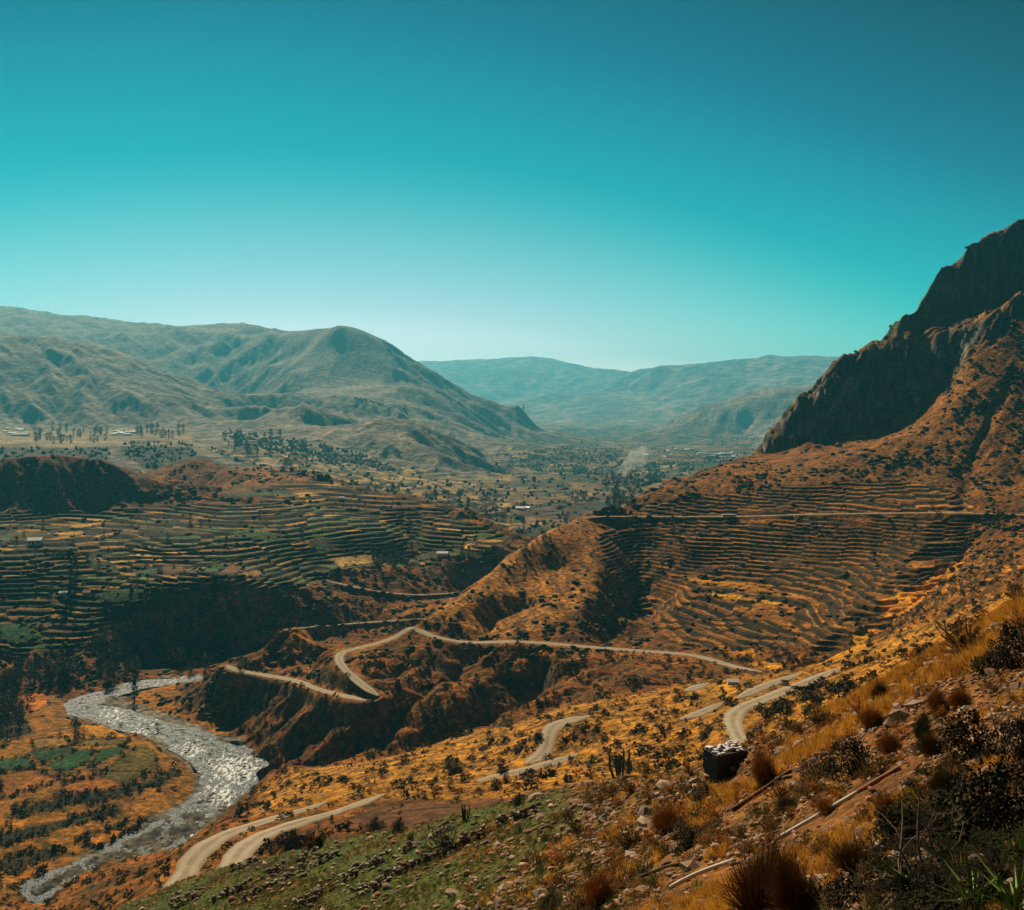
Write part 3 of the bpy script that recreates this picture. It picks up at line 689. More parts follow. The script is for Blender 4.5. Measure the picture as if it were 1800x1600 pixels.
def mixc(nt, fac, a, b, mode='MIX'):
    mx = node(nt, 'ShaderNodeMix', data_type='RGBA', blend_type=mode)
    for sock, v in ((mx.inputs[0], fac), (mx.inputs[6], a), (mx.inputs[7], b)):
        if hasattr(v, 'is_output'): nt.links.new(v, sock)
        elif isinstance(v, (int, float)): sock.default_value = v
        else: sock.default_value = (*v, 1)
    return mx.outputs[2]
def land_mat(name, s1, s2, b1, b2):
    m, nt, bs = new_mat(name)
    at = node(nt, 'ShaderNodeAttribute', attribute_name='ground_colour')
    _, f1_ = noise_fac(nt, s1, 5)
    n2_, f2_ = noise_fac(nt, s2, 4, .42, .62)
    c = mixc(nt, f1_.outputs[0], (.55, .55, .55), (1.4, 1.35, 1.25))
    c = mixc(nt, 1.0, at.outputs[0], c, 'MULTIPLY')
    d = mixc(nt, f2_.outputs[0], (.45, .5, .5), (1.15, 1.1, 1.0))
    c = mixc(nt, 1.0, c, d, 'MULTIPLY')
    nt.links.new(c, bs.inputs['Base Color'])
    bs.inputs['Roughness'].default_value = .95
    bs.inputs['Specular IOR Level'].default_value = .1
    bp = node(nt, 'ShaderNodeBump')
    bp.inputs['Strength'].default_value = b1
    bp.inputs['Distance'].default_value = b2
    nt.links.new(n2_.outputs[0], bp.inputs['Height'])
    nt.links.new(bp.outputs[0], bs.inputs['Normal'])
    return m
MAT_FORE = land_mat("stony_soil", 0.9, 5.0, .8, .12)
MAT_MID = land_mat("dry_hillside", 0.05, 0.28, .8, 2.0)
MAT_FAR = land_mat("mountain_ground", 0.006, 0.035, .8, 14.0)
MAT_DIST = land_mat("distant_ground", 0.0012, 0.006, .6, 60.0)
def plain(name, col, rough=.85, var=.35, scale=3.0, bump=.0, spec=.2, coord='Object'):
    m, nt, bs = new_mat(name)
    nz, f_ = noise_fac(nt, scale, 4, .3, .7, coord)
    c = mixc(nt, f_.outputs[0], tuple(v * (1 - var) for v in col), tuple(min(v * (1 + var), .95) for v in col))
    nt.links.new(c, bs.inputs['Base Color'])
    bs.inputs['Roughness'].default_value = rough
    bs.inputs['Specular IOR Level'].default_value = spec
    if bump:
        bp = node(nt, 'ShaderNodeBump')
        bp.inputs['Strength'].default_value = bump
        nt.links.new(nz.outputs[0], bp.inputs['Height'])
        nt.links.new(bp.outputs[0], bs.inputs['Normal'])
    return m

# ------------------------------------------------------------------ object helpers
def mesh_obj(name, verts, faces, mat, parent=None, smooth=False):
    me = bpy.data.meshes.new(name)
    me.from_pydata([tuple(v) for v in verts], [], faces)
    if smooth: me.shade_smooth()
    o = bpy.data.objects.new(name, me)
    if mat: me.materials.append(mat)
    COL.objects.link(o)
    if parent: o.parent = parent
    return o
def np_mesh(name, V, Q, mat, smooth=True, colour=None):
    me = bpy.data.meshes.new(name)
    k = Q.shape[1]
    me.vertices.add(len(V)); me.vertices.foreach_set('co', np.ascontiguousarray(V, np.float32).ravel())
    me.loops.add(Q.size); me.loops.foreach_set('vertex_index', np.ascontiguousarray(Q, np.int32).ravel())
    me.polygons.add(len(Q)); me.polygons.foreach_set('loop_start', np.arange(0, Q.size, k, dtype=np.int32))
    me.update(calc_edges=True)
    if smooth: me.shade_smooth()
    if colour is not None:
        ca = me.color_attributes.new('ground_colour', 'FLOAT_COLOR', 'POINT')
        ca.data.foreach_set('color', np.concatenate([colour, np.ones((len(colour), 1), np.float32)], 1).astype(np.float32).ravel())
    o = bpy.data.objects.new(name, me)
    me.materials.append(mat)
    COL.objects.link(o)
    return o
def tag(o, label=None, cat=None, group=None, kind=None):
    if label: o['label'] = label
    if cat: o['category'] = cat
    if group: o['group'] = group
    if kind: o['kind'] = kind
    return o
def empty(name, loc, rz=0.0, s=1.0):
    o = bpy.data.objects.new(name, None)
    o.empty_display_size = .3
    o.location = loc; o.rotation_euler = (0, 0, rz); o.scale = (s, s, s)
    COL.objects.link(o)
    return o
def copy_tree(o):
    c = o.copy(); COL.objects.link(c)
    for ch in o.children:
        d = ch.copy(); COL.objects.link(d); d.parent = c
        for g_ in ch.children:
            e = g_.copy(); COL.objects.link(e); e.parent = d
    return c

# ------------------------------------------------------------------ land meshes
def land(name, mat, fmask, label, cat):
    r, c = np.where(fmask)
    i = r * NC + c
    Q = np.stack([i, i + 1, i + NC + 1, i + NC], 1)
    used = np.unique(Q)
    remap = np.zeros(NR * NC, np.int32); remap[used] = np.arange(len(used))
    V = np.stack([X.ravel()[used], Y.ravel()[used], Z.ravel()[used]], 1)
    o = np_mesh(name, V, remap[Q], mat, True, base.reshape(-1, 3)[used])
    return tag(o, label, cat, kind='structure')
rowi = np.arange(NR - 1)[:, None]
yy = Y[:-1, :-1]
fore = yy < crest_d[None, :-1] * 1.12
land("foreground_hillside", MAT_FORE, fore, "stony foreground slope falling to a green meadow", "hillside")
land("canyon_terrain", MAT_MID, ~fore & (yy < 1500), "orange canyon slopes with farming terraces and river flats", "terrain")
land("valley_mountains", MAT_FAR, (yy >= 1500) & (yy < 10500), "hazy brown mountains and valley floor beyond the terraces", "mountains")
land("distant_mountains", MAT_DIST, (yy >= 10500), "pale blue far ranges closing the valley", "mountains")

# ------------------------------------------------------------------ river and roads
def water_mat():
    m, nt, bs = new_mat("river_water")
    tcw = node(nt, 'ShaderNodeTexCoord'); mpw = node(nt, 'ShaderNodeMapping')
    mpw.inputs['Rotation'].default_value = (0, 0, R(38)); mpw.inputs['Scale'].default_value = (1.0, .42, 1.0)
    nzw = node(nt, 'ShaderNodeTexNoise'); nzw.inputs['Scale'].default_value = .42; nzw.inputs['Detail'].default_value = 7; nzw.inputs['Roughness'].default_value = .68
    nt.links.new(tcw.outputs['Object'], mpw.inputs[0]); nt.links.new(mpw.outputs[0], nzw.inputs['Vector'])
    big = node(nt, 'ShaderNodeAttribute', attribute_name='ground_colour')
    thr = node(nt, 'ShaderNodeMath', operation='MULTIPLY_ADD'); thr.inputs[1].default_value = .22; nt.links.new(big.outputs['Fac'], thr.inputs[0]); nt.links.new(nzw.outputs[0], thr.inputs[2])
    foam = node(nt, 'ShaderNodeMapRange'); foam.inputs[1].default_value = .655; foam.inputs[2].default_value = .74
    nt.links.new(thr.outputs[0], foam.inputs[0])
    c = mixc(nt, foam.outputs[0], (.03, .055, .065), (.86, .88, .88))
    nt.links.new(c, bs.inputs['Base Color'])
    mr = node(nt, 'ShaderNodeMapRange')
    mr.inputs[3].default_value = .38; mr.inputs[4].default_value = .9
    bs.inputs['Specular IOR Level'].default_value = .055
    nt.links.new(foam.outputs[0], mr.inputs[0]); nt.links.new(mr.outputs[0], bs.inputs['Roughness'])
    nz = node(nt, 'ShaderNodeTexNoise'); nz.inputs['Scale'].default_value = .95; nz.inputs['Detail'].default_value = 4; nt.links.new(mpw.outputs[0], nz.inputs['Vector'])
    bp = node(nt, 'ShaderNodeBump'); bp.inputs['Strength'].default_value = 1.0; bp.inputs['Distance'].default_value = .6
    nt.links.new(nz.outputs[0], bp.inputs['Height']); nt.links.new(bp.outputs[0], bs.inputs['Normal'])
    return m
i0, i1 = np.searchsorted(Lr, [math.log(395), math.log(770)])
sub = (watS[i0:i1] > .02)
sub = sub[:-1, :-1] | sub[1:, 1:]
r_, c_ = np.where(sub)
idx = (r_ + i0) * NC + c_
Q = np.stack([idx, idx + 1, idx + NC + 1, idx + NC], 1)
used = np.unique(Q); remap = np.zeros(NR * NC, np.int32); remap[used] = np.arange(len(used))
V = np.stack([X.ravel()[used], Y.ravel()[used], np.full(len(used), -230.85) + .25 * noise(X.ravel()[used] / 5, Y.ravel()[used] / 5, 220)], 1)
rapid = np.full(len(V), .12, np.float32)
wx, wy = V[:, 0] / V[:, 1] * F + 900, H + F * 231 / V[:, 1]
for bx, by, br, bv in ((412, 1352, 62, 1.0), (335, 1318, 40, .85), (385, 1398, 44, .95), (255, 1284, 46, .75), (200, 1258, 40, .8), (150, 1236, 40, .45), (290, 1196, 60, .6), (332, 1466, 26, .7), (352, 1440, 30, .6)):
    rapid = np.maximum(rapid, bv * np.exp(-((wx - bx) ** 2 + (1.6 * (wy - by)) ** 2) / br ** 2))
tag(np_mesh("river", V, remap[Q], water_mat(), True, np.repeat(rapid[:, None], 3, 1)), "white water river running over a stony bed", "river", kind='structure')

def road_mat():
    m, nt, bs = new_mat("dirt_road")
    _, f_ = noise_fac(nt, .35, 5, .3, .7)
    uv = node(nt, 'ShaderNodeUVMap'); sp = node(nt, 'ShaderNodeSeparateXYZ')
    nt.links.new(uv.outputs[0], sp.inputs[0])
    wv = node(nt, 'ShaderNodeMath', operation='PINGPONG'); wv.inputs[1].default_value = .25
    nt.links.new(sp.outputs[0], wv.inputs[0])
    mr = node(nt, 'ShaderNodeMapRange'); mr.inputs[1].default_value = .09; mr.inputs[2].default_value = .16
    nt.links.new(wv.outputs[0], mr.inputs[0])
    c = mixc(nt, f_.outputs[0], (.25, .19, .12), (.38, .30, .20))
    c = mixc(nt, mr.outputs[0], c, mixc(nt, .5, c, (.50, .42, .30)))
    nt.links.new(c, bs.inputs['Base Color'])
    bs.inputs['Roughness'].default_value = .95
    bs.inputs['Specular IOR Level'].default_value = .1
    return m
MAT_ROAD = road_mat()
for nm, wd, p in ROAD_PATHS:
    nrm = np.gradient(p[:, :2], axis=0)
    nrm = np.stack([-nrm[:, 1], nrm[:, 0]], 1) / (np.linalg.norm(nrm, axis=1)[:, None] + 1e-9)
    vs, fs, uvs = [], [], []
    ks = np.linspace(-.5, .5, 7)
    for i, (c, n_) in enumerate(zip(p, nrm)):
        w_ = (.35 + .65 * min(1, min(i, len(p) - 1 - i) / 7 + (1 if nm in ('lower', 'near', 'hairpin') and i < 8 else 0))) * (1 - (.5 * sstep(.35, .9, i / len(p)) if nm in ('lower', 'near') else 0)) * wd * (1 + .08 * math.sin(i * .21) + .05 * math.sin(i * .5))
        for k in ks:
            x, y = c[0] + n_[0] * k * w_, c[1] + n_[1] * k * w_
            vs.append((x, y, max(height(x, y), c[2] - .1) + .22 - .22 * (abs(k) > .45) + .06 * (1 - 4 * k * k)))
    m_ = len(ks)
    fs = [(i * m_ + j, i * m_ + j + 1, (i + 1) * m_ + j + 1, (i + 1) * m_ + j) for i in range(len(p) - 1) for j in range(m_ - 1)]
    o = mesh_obj("dirt_road", vs, fs, MAT_ROAD, smooth=True)
    uvl = o.data.uv_layers.new(name="UVMap")
    for lp in o.data.loops: uvl.data[lp.index].uv = (lp.vertex_index % m_ / (m_ - 1), lp.vertex_index // m_ * .2)
    tag(o, "pale dirt road, the " + {"lower": "lowest stretch curving above the river", "middle": "narrow stretch above the ploughed field", "upper": "short piece below the hairpin", "top": "straight piece left of the hairpin", "piece": "smallest piece by the shrubs", "near": "short curve below the meadow", "bend": "short bend on the ochre slope", "hairpin": "stretch with the hairpin beside the stone hut",
        "spur": "long stretch round the foot of the orange spur", "spur foot": "short leg under the small dome hill", "hillside": "level stretch high across the terraced hillside", "bench": "thin track on the bench over the gorge",
        "canyon": "thin track on the canyon floor"}[nm], "road", kind='structure')

# ------------------------------------------------------------------ visible places to plant things on
GAIN = np.zeros((NR, NC), np.float32)
GAIN[1:] = np.clip(T[1:] - RUN[:-1], 0, None) * F
GAIN += .02
GAIN *= (PY < 1650) & (PXg > -80) & (PXg < 1880)
def places(weight, n_, r0=0, r1=None):
    w = (GAIN * weight)[r0:r1].ravel().astype(np.float64)
    w = np.minimum(w, 6.0 * weight[r0:r1].ravel())
    cs = np.cumsum(w)
    k = np.searchsorted(cs, rng.random(n_) * cs[-1])
    i, j = k // NC + r0, k % NC
    i = np.minimum(i, NR - 2); j = np.minimum(j, NC - 2)
    f, g = rng.random(n_), rng.random(n_)
    x = X[i, j] * (1 - f) + X[i, j + 1] * f
    yv = Y[i, j] * (1 - g) + Y[i + 1, j] * g
    z = (Z[i, j] * (1 - f) + Z[i, j + 1] * f) * (1 - g) + (Z[i + 1, j] * (1 - f) + Z[i + 1, j + 1] * f) * g
    return np.stack([x * yv / Y[i, j], yv, z], 1), i, j

def ico(sub):
    bm = bmesh.new()
    bmesh.ops.create_icosphere(bm, subdivisions=sub, radius=1.0)
    V = np.array([v.co[:] for v in bm.verts], np.float32); Fc = np.array([[v.index for v in f.verts] for f in bm.faces], np.int32)
    bm.free()
    return V, Fc
ICO1, ICO2 = ico(1), ico(2)
def lumpy(sub, amp, flatb=.3, seed=0):
    V, Fc = ico(sub)
    r_ = np.random.default_rng(seed)
    V = V * (1 + amp * (r_.random((len(V), 1)) - .5) * 2)
    V[:, 2] = np.where(V[:, 2] < 0, V[:, 2] * flatb, V[:, 2])
    return V.astype(np.float32), Fc
def scatter(name, templates, P, S, colr, mat, tilt=.0, smooth=False):
    """one mesh: a template at every place P with size S (n,3) and colour colr (n,3)"""
    vs, fs, cs, off = [], [], [], 0
    which = rng.integers(0, len(templates), len(P))
    for t, (V, Fc) in enumerate(templates):
        m = np.where(which == t)[0]
        if len(m) == 0: continue
        a = rng.random(len(m)) * 6.283
        ca, sa = np.cos(a)[:, None], np.sin(a)[:, None]
        v = V[None] * S[m][:, None, :]
        x = v[..., 0] * ca - v[..., 1] * sa; y = v[..., 0] * sa + v[..., 1] * ca; z = v[..., 2]
        if tilt:
            tx, ty = (rng.random((2, len(m), 1)) - .5) * 2 * tilt
            z = z + x * tx + y * ty
        v = np.stack([x, y, z], 2) + P[m][:, None, :]
        vs.append(v.reshape(-1, 3))
        fs.append((Fc[None] + (np.arange(len(m)) * len(V))[:, None, None] + off).reshape(-1, Fc.shape[1]))
        cs.append(np.repeat(colr[m], len(V), 0))
        off += len(m) * len(V)
    return np_mesh(name, np.concatenate(vs), np.concatenate(fs), mat, smooth, np.concatenate(cs))
def attr_mat(name, rough=.9, var=.4, scale=2.0, trans=0.0):
    m, nt, bs = new_mat(name)
    at = node(nt, 'ShaderNodeAttribute', attribute_name='ground_colour')
    _, f_ = noise_fac(nt, scale, 3, .3, .7)
    c = mixc(nt, f_.outputs[0], (1 - var,) * 3, (1 + var,) * 3)
    c = mixc(nt, 1.0, at.outputs[0], c, 'MULTIPLY')
    nt.links.new(c, bs.inputs['Base Color'])
    bs.inputs['Roughness'].default_value = rough
    bs.inputs['Specular IOR Level'].default_value = .15
    if trans:
        tr = node(nt, 'ShaderNodeBsdfTranslucent'); ms = node(nt, 'ShaderNodeMixShader'); ms.inputs[0].default_value = trans
        nt.links.new(c, tr.inputs[0])
        out = nt.nodes['Material Output']
        nt.links.new(bs.outputs[0], ms.inputs[1]); nt.links.new(tr.outputs[0], ms.inputs[2]); nt.links.new(ms.outputs[0], out.inputs[0])
    return m
MAT_SCRUB = attr_mat("scrub_leaves", scale=.8)
MAT_STONE = attr_mat("loose_stone", scale=6.0, var=.3)
MAT_GRASS = attr_mat("dry_grass_blades", scale=1.0, var=.25, trans=.45)

# ---- scrub over the slopes
rough_tpl = [lumpy(1, .55, .2, k) for k in range(7)]
wgt = (1 - road_m) * (1 - sstep(.1, .4, bedS)) * (.12 + sstep(.0, .3, n1 * .7 + n2 * .7 + n3 * .4) * 1.6)
wgt = wgt * (Y > 150) * (Y < 1400) * (1 - .72 * blur(np.clip(M_platA + M_platB, 0, 1), 2)) * (1 - .85 * blur(M_slopeT, 2)) * (1 - .75 * M_cliffB) * (1 - .93 * blur(M_bend, 2)) * (1 - .5 * (PXg < 420) * (PY > 1440)) * (1 - .25 * mo) * (1 - M_brown * .9)
hedge = blur(inf, 2); hedge = 4 * hedge * (1 - hedge) * sstep(-.3, .1, n3)
wgt = (wgt + hedge * 1.6 * (Y > 380) * (Y < 1100)) * (1 - .8 * M_goldlit) * (1 - .75 * blur(M_spur, 3)) * (1 - M_fore) * (1 - .8 * np.clip(inf - hedge * 3, 0, 1))
P, I, J = places(wgt.astype(np.float32), 30000)
r_ = (.22 + rng.random(len(P)) ** 3.5 * 2.2) * np.interp(P[:, 1], [150, 400, 1000, 1400], [.55, .95, 1.35, 1.7])
S = np.stack([r_ * (.8 + .5 * rng.random(len(P))), r_ * (.8 + .5 * rng.random(len(P))), r_ * (.45 + .6 * rng.random(len(P)))], 1)
cc = np.where(rng.random((len(P), 1)) < .72, C3(.030, .034, .013), C3(.075, .058, .018)) * (.7 + .7 * rng.random((len(P), 1)))
gold = (rng.random(len(P)) < .40 * mo[I, J] + .08)
cc[gold] = C3(.44, .20, .026) * (.7 + .6 * rng.random((gold.sum(), 1)))
gs = gold & (r_ > 1.0)
S[gs] *= (1.0 / r_[gs])[:, None]
SCRUB_AT = (P, S, cc.astype(np.float32), P[:, 1] < 620)

# ---- trees
def leaf_crown(profile, n_, leaf, seed, clumps):
    """crown of unit height made of small leaf faces gathered in clumps; profile: half width at height z"""
    r_ = random.Random(seed)
    cl = []
    for _ in range(clumps):
        z = r_.uniform(.05, .97); w = profile(z); a = r_.uniform(0, 6.283); q = w * math.sqrt(r_.random()) * .9
        cl.append((q * math.cos(a), q * math.sin(a), z, .05 + .5 * w * r_.uniform(.4, 1)))
    vs, fs = [], []
    for _ in range(n_):
        cx, cy_, cz_, cr_ = r_.choice(cl)
        d = Vector((r_.gauss(0, 1), r_.gauss(0, 1), r_.gauss(0, 1))).normalized() * cr_ * r_.random() ** .4
        p = Vector((cx, cy_, cz_)) + d
        a = Vector((r_.gauss(0, 1), r_.gauss(0, 1), r_.gauss(0, .6))).normalized() * leaf * r_.uniform(.6, 1.4)
        b = a.cross(Vector((r_.gauss(0, 1), r_.gauss(0, 1), r_.gauss(0, 1)))).normalized() * leaf * r_.uniform(.4, .9)
        k = len(vs)
        vs += [p - a, p + b, p + a, p - b]; fs.append((k, k + 1, k + 2, k + 3))
    return vs, fs
bushy = []
for k in range(6):
    v, f = leaf_crown(lambda z: .9 * math.sin(math.pi * min(.97, z * .7 + .27)) ** .7, 64, .20, 500 + k, 9)
    bushy.append((np.array([q[:] for q in v], np.float32), np.array(f, np.int32)))
P, S, cc, nr_ = SCRUB_AT
tag(scatter("scrub", bushy, P[nr_], S[nr_] * np.array([1.05, 1.05, 1.25]), cc[nr_], MAT_SCRUB), "low leafy scrub scattered over the nearer canyon slopes", "scrub", kind='stuff')
tag(scatter("scrub", rough_tpl, P[~nr_], S[~nr_], cc[~nr_], MAT_SCRUB), "low dark scrub dotted over the farther canyon slopes", "scrub", kind='stuff')
def tube(vs, fs, path, radii, sides=6, cap=True):
    k0 = len(vs)
    for i, (p, r0_) in enumerate(zip(path, radii)):
        p = Vector(p)
        t = (Vector(path[min(i + 1, len(path) - 1)]) - Vector(path[max(i - 1, 0)])).normalized()
        a = t.cross(Vector((.31, .85, .42))).normalized(); b = t.cross(a)
        for s_ in range(sides):
            w = 6.28318 * s_ / sides
            vs.append(p + (a * math.cos(w) + b * math.sin(w)) * r0_)
    for i in range(len(path) - 1):
        for s_ in range(sides):
            q = k0 + i * sides
            fs.append((q + s_, q + (s_ + 1) % sides, q + sides + (s_ + 1) % sides, q + sides + s_))
    if cap:
        fs.append(tuple(k0 + s_ for s_ in reversed(range(sides))))
        fs.append(tuple(k0 + (len(path) - 1) * sides + s_ for s_ in range(sides)))
MAT_LEAF = plain("dark_leaves", (.030, .044, .018), .8, .5, 1.5)
MAT_LEAF2 = plain("olive_leaves", (.052, .058, .022), .8, .5, 1.5)
MAT_BARK = plain("tree_bark", (.10, .07, .05), .9, .4, 4, .4)
def tree_kind(name, profile, seed, mat, n_=420):
    t = empty(name, (0, 0, -5000))
    v, f = leaf_crown(profile, n_, .034, seed, 26)
    mesh_obj("crown", v, f, mat, t)
    v, f = [], []
    r_ = random.Random(seed)
    tube(v, f, [(0, 0, -.06), (.006, .003, .2), (-.004, .006, .5), (.0, 0, .85)], [.028, .022, .014, .004])
    for z in (.25, .34, .45, .55):
        a = r_.uniform(0, 6.28); w = profile(min(z + .15, .95)) * .8
        tube(v, f, [(0, 0, z), (w * .5 * math.cos(a), w * .5 * math.sin(a), z + .08), (w * math.cos(a), w * math.sin(a), z + .2)], [.012, .008, .003], 5)
    mesh_obj("trunk", v, f, MAT_BARK, t, True)
    return t
bell = lambda w, p0: (lambda z: w * max(.06, math.sin(math.pi * min(max((z - .08) / .92, 0.02), 1) ** p0)) ** .8)
KINDS = {'tall': tree_kind("eucalyptus_tree", bell(.17, .8), 3, MAT_LEAF), 'cone': tree_kind("cypress_tree", bell(.19, .55), 4, MAT_LEAF), 'round': tree_kind("broad_tree", bell(.46, .9), 5, MAT_LEAF, 520),
         'olive': tree_kind("broad_tree", bell(.40, .8), 6, MAT_LEAF2, 480)}
USED = set()
def plant_tree(px, py, hpx, kind, label, group=None, d=None, sink=.02):
    p = hit(px, py) if d is None else d
    if p is None: return None
    h = hpx / F * p.y
    proto = KINDS[kind]
    t = proto if kind not in USED else copy_tree(proto)
    USED.add(kind)
    t.location = p - Vector((0, 0, h * sink)); t.rotation_euler = (0, 0, random.uniform(0, 6.28)); w = random.uniform(.85, 1.15)
    t.scale = (h * w, h * w, h)
    tag(t, label, "tree", group)
    return t
# single trees one can point at
for px, py, h, k, lab in [
    (766, 879, 27, 'cone', "dark pointed tree, first on the skyline at the right end of the terraced plateau"), (788, 883, 21, 'tall', "slim dark tree just right of the pointed skyline tree on the plateau"),
    (808, 890, 27, 'tall', "slim dark tree midway between pointed tree and big broad tree on the rim"), (823, 894, 22, 'tall', "slim dark tree close left of the big broad tree on the plateau rim"),
    (854, 903, 33, 'round', "biggest broad dark tree on the right rim of the terraced plateau"), (872, 911, 22, 'tall', "slim tree close behind the big broad tree on the falling plateau rim"),
    (883, 919, 17, 'olive', "lowest small tree on the falling right rim of the plateau"), (921, 932, 20, 'tall', "small dark tree in the gap between plateau rim and orange spur"),
    (689, 864, 17, 'cone', "small pointed tree on the plateau skyline above the terraces"), (701, 866, 15, 'tall', "small tree right beside the small pointed skyline tree"), (660, 861, 13, 'olive', "low tree left of the small pointed skyline tree"),
    (814, 981, 30, 'tall', "tall dark tree beside the field at the gorge edge"), (824, 984, 26, 'tall', "shorter dark tree leaning on the tall one at the gorge edge"), (724, 975, 20, 'tall', "lone thin tree between the pale fields on the plateau"),
    (677, 975, 12, 'olive', "small pale tree left of the lone thin field tree"), (997, 920, 19, 'round', "round dark tree at the foot of the orange spur ridge"), (1183, 940, 28, 'tall', "dark tree just below the level hillside road"),
    (1195, 952, 20, 'olive', "bushy tree right below the dark tree under the hillside road"), (1757, 932, 34, 'round', "large dark tree beside the hillside road near the picture's right side"), (1738, 925, 18, 'olive', "lower bushy tree left of the large hillside tree"),
    (1430, 928, 20, 'round', "dark tree below the hillside road by the white culvert"), (1640, 898, 20, 'olive', "bushy tree above the hillside road under the orange slope"), (124, 1024, 62, 'tall', "tallest dark poplar among the left terraces"),
    (133, 1024, 44, 'tall', "shorter poplar beside the tallest one among the left terraces"), (132, 1297, 34, 'round', "dark tree standing between the golden fields inside the river bend"), (148, 1297, 20, 'olive', "small bushy tree right of the field tree in the river bend"),
    (236, 1233, 36, 'tall', "dark tree on the river bank at the upper bend"), (276, 1287, 17, 'round', "small dark tree at the water's edge halfway down the river"), (190, 1203, 42, 'tall', "tall dark tree beside the river at the top of the bend"),
    (202, 1200, 36, 'round', "broad dark tree beside the tall river tree"), (910, 1130, 28, 'round', "dark tree on the spur road below the shaded hollow"), (920, 722, 11, 'tall', "tiny lone tree on the far mountain's lower crest")]:
    plant_tree(px, py, h, k, lab)
GROVES = [("dark tree in the shade at the foot of the canyon wall", "trees below the canyon wall", [(180, 1120), (300, 1130), (400, 1120), (440, 1150), (420, 1185), (250, 1185), (170, 1200)], 42, (20, 40), ('tall', 'round', 'olive')),
          ("dark tree in the thicket on the river flat at the picture's left edge", "trees at the left river flat", [(0, 1180), (120, 1180), (150, 1200), (60, 1215), (30, 1300), (0, 1320)], 34, (24, 44), ('round', 'olive', 'tall')),
          ("small dark tree in the wood beside the distant left village", "trees round the left village", [(50, 752), (190, 756), (190, 780), (100, 782), (50, 776)], 40, (8, 17), ('round', 'tall', 'olive')),
          ("small dark tree in the clump right of the distant left village", "trees right of the left village", [(240, 760), (330, 762), (330, 772), (240, 770)], 18, (10, 20), ('round', 'tall')),
          ("slim dark tree on the hazy bowl below the round brown hill", "trees in the hazy bowl", [(375, 765), (530, 775), (560, 825), (480, 820), (400, 790)], 34, (10, 24), ('tall', 'tall', 'olive')),
          ("dark tree in the grove below the smoke plume", "grove by the smoke", [(1050, 842), (1118, 845), (1120, 862), (1058, 866)], 18, (12, 20), ('round', 'olive', 'tall')),
          ("dark tree in the grove behind the knob of the orange spur", "grove behind the spur knob", [(1060, 872), (1116, 870), (1114, 895), (1062, 892)], 16, (14, 26), ('round', 'tall')),
          ("dark tree on the valley floor left of the spur knob", "trees left of the spur knob", [(996, 872), (1040, 868), (1044, 886), (1000, 890)], 10, (10, 18), ('tall', 'round')),
          ("small bushy tree on the steep left edge of the orange spur", "trees along the spur edge", [(893, 985), (935, 955), (985, 928), (990, 936), (940, 968), (900, 996)], 14, (8, 14), ('olive', 'round')),
          ("small dark tree at a field edge on the terraced plateau", "trees between the plateau fields", [(10, 900), (620, 900), (800, 925), (780, 960), (640, 968), (300, 1030), (40, 1060)], 24, (9, 20), ("olive", "round", "tall")),
          ("feathery tree in front of the straw field on the plateau", "trees before the straw field", [(655, 978), (712, 984), (708, 1000), (660, 1000)], 10, (18, 30), ('olive', 'tall'))]
for lab, grp, poly, n_, (h0, h1), ks in GROVES:
    xs, ys = [q[0] for q in poly], [q[1] for q in poly]
    k = 0
    while k < n_:
        x, y = random.uniform(min(xs), max(xs)), random.uniform(min(ys), max(ys))
        if not inside(poly, np.array([x]), np.array([y]))[0]: continue
        plant_tree(x, y, random.uniform(h0, h1), random.choice(ks), lab, grp); k += 1
# far-off woods: one mass
wd_ = np.zeros((NR, NC), np.float32)
for poly in ([(890, 798), (960, 792), (1000, 784), (1095, 792), (1097, 812), (1060, 840), (960, 830), (890, 825)], [(1190, 815), (1290, 795), (1330, 790), (1300, 805), (1190, 835)], [(1100, 815), (1190, 812), (1160, 850), (1110, 860)],
             [(1170, 770), (1330, 762), (1330, 782), (1180, 785)], [(380, 755), (640, 790), (700, 830), (560, 810), (420, 780)], [(600, 700), (720, 712), (720, 716), (600, 703)]):
    wd_ += region(poly, 1500, 9500, 4)
wd_ = np.clip(wd_, 0, 1) + .22 * M_floor * sstep(.13, .2, n2 + n3 * .4) + .3 * M_dark
P, I, J = places(np.clip(wd_, 0, 1) * sstep(-.1, .2, n2 + n3 * .3), 3800)
hh = (4 + 9 * rng.random(len(P)) ** 1.6)
S = np.stack([hh * .42, hh * .42, hh * .8], 1)
tag(scatter("woodland", rough_tpl, P, S, np.repeat(C3(.028, .04, .018)[None], len(P), 0) * (.7 + .6 * rng.random((len(P), 1))), MAT_SCRUB), "dark far-off woods on the hazy valley floor", "woodland", kind='stuff')

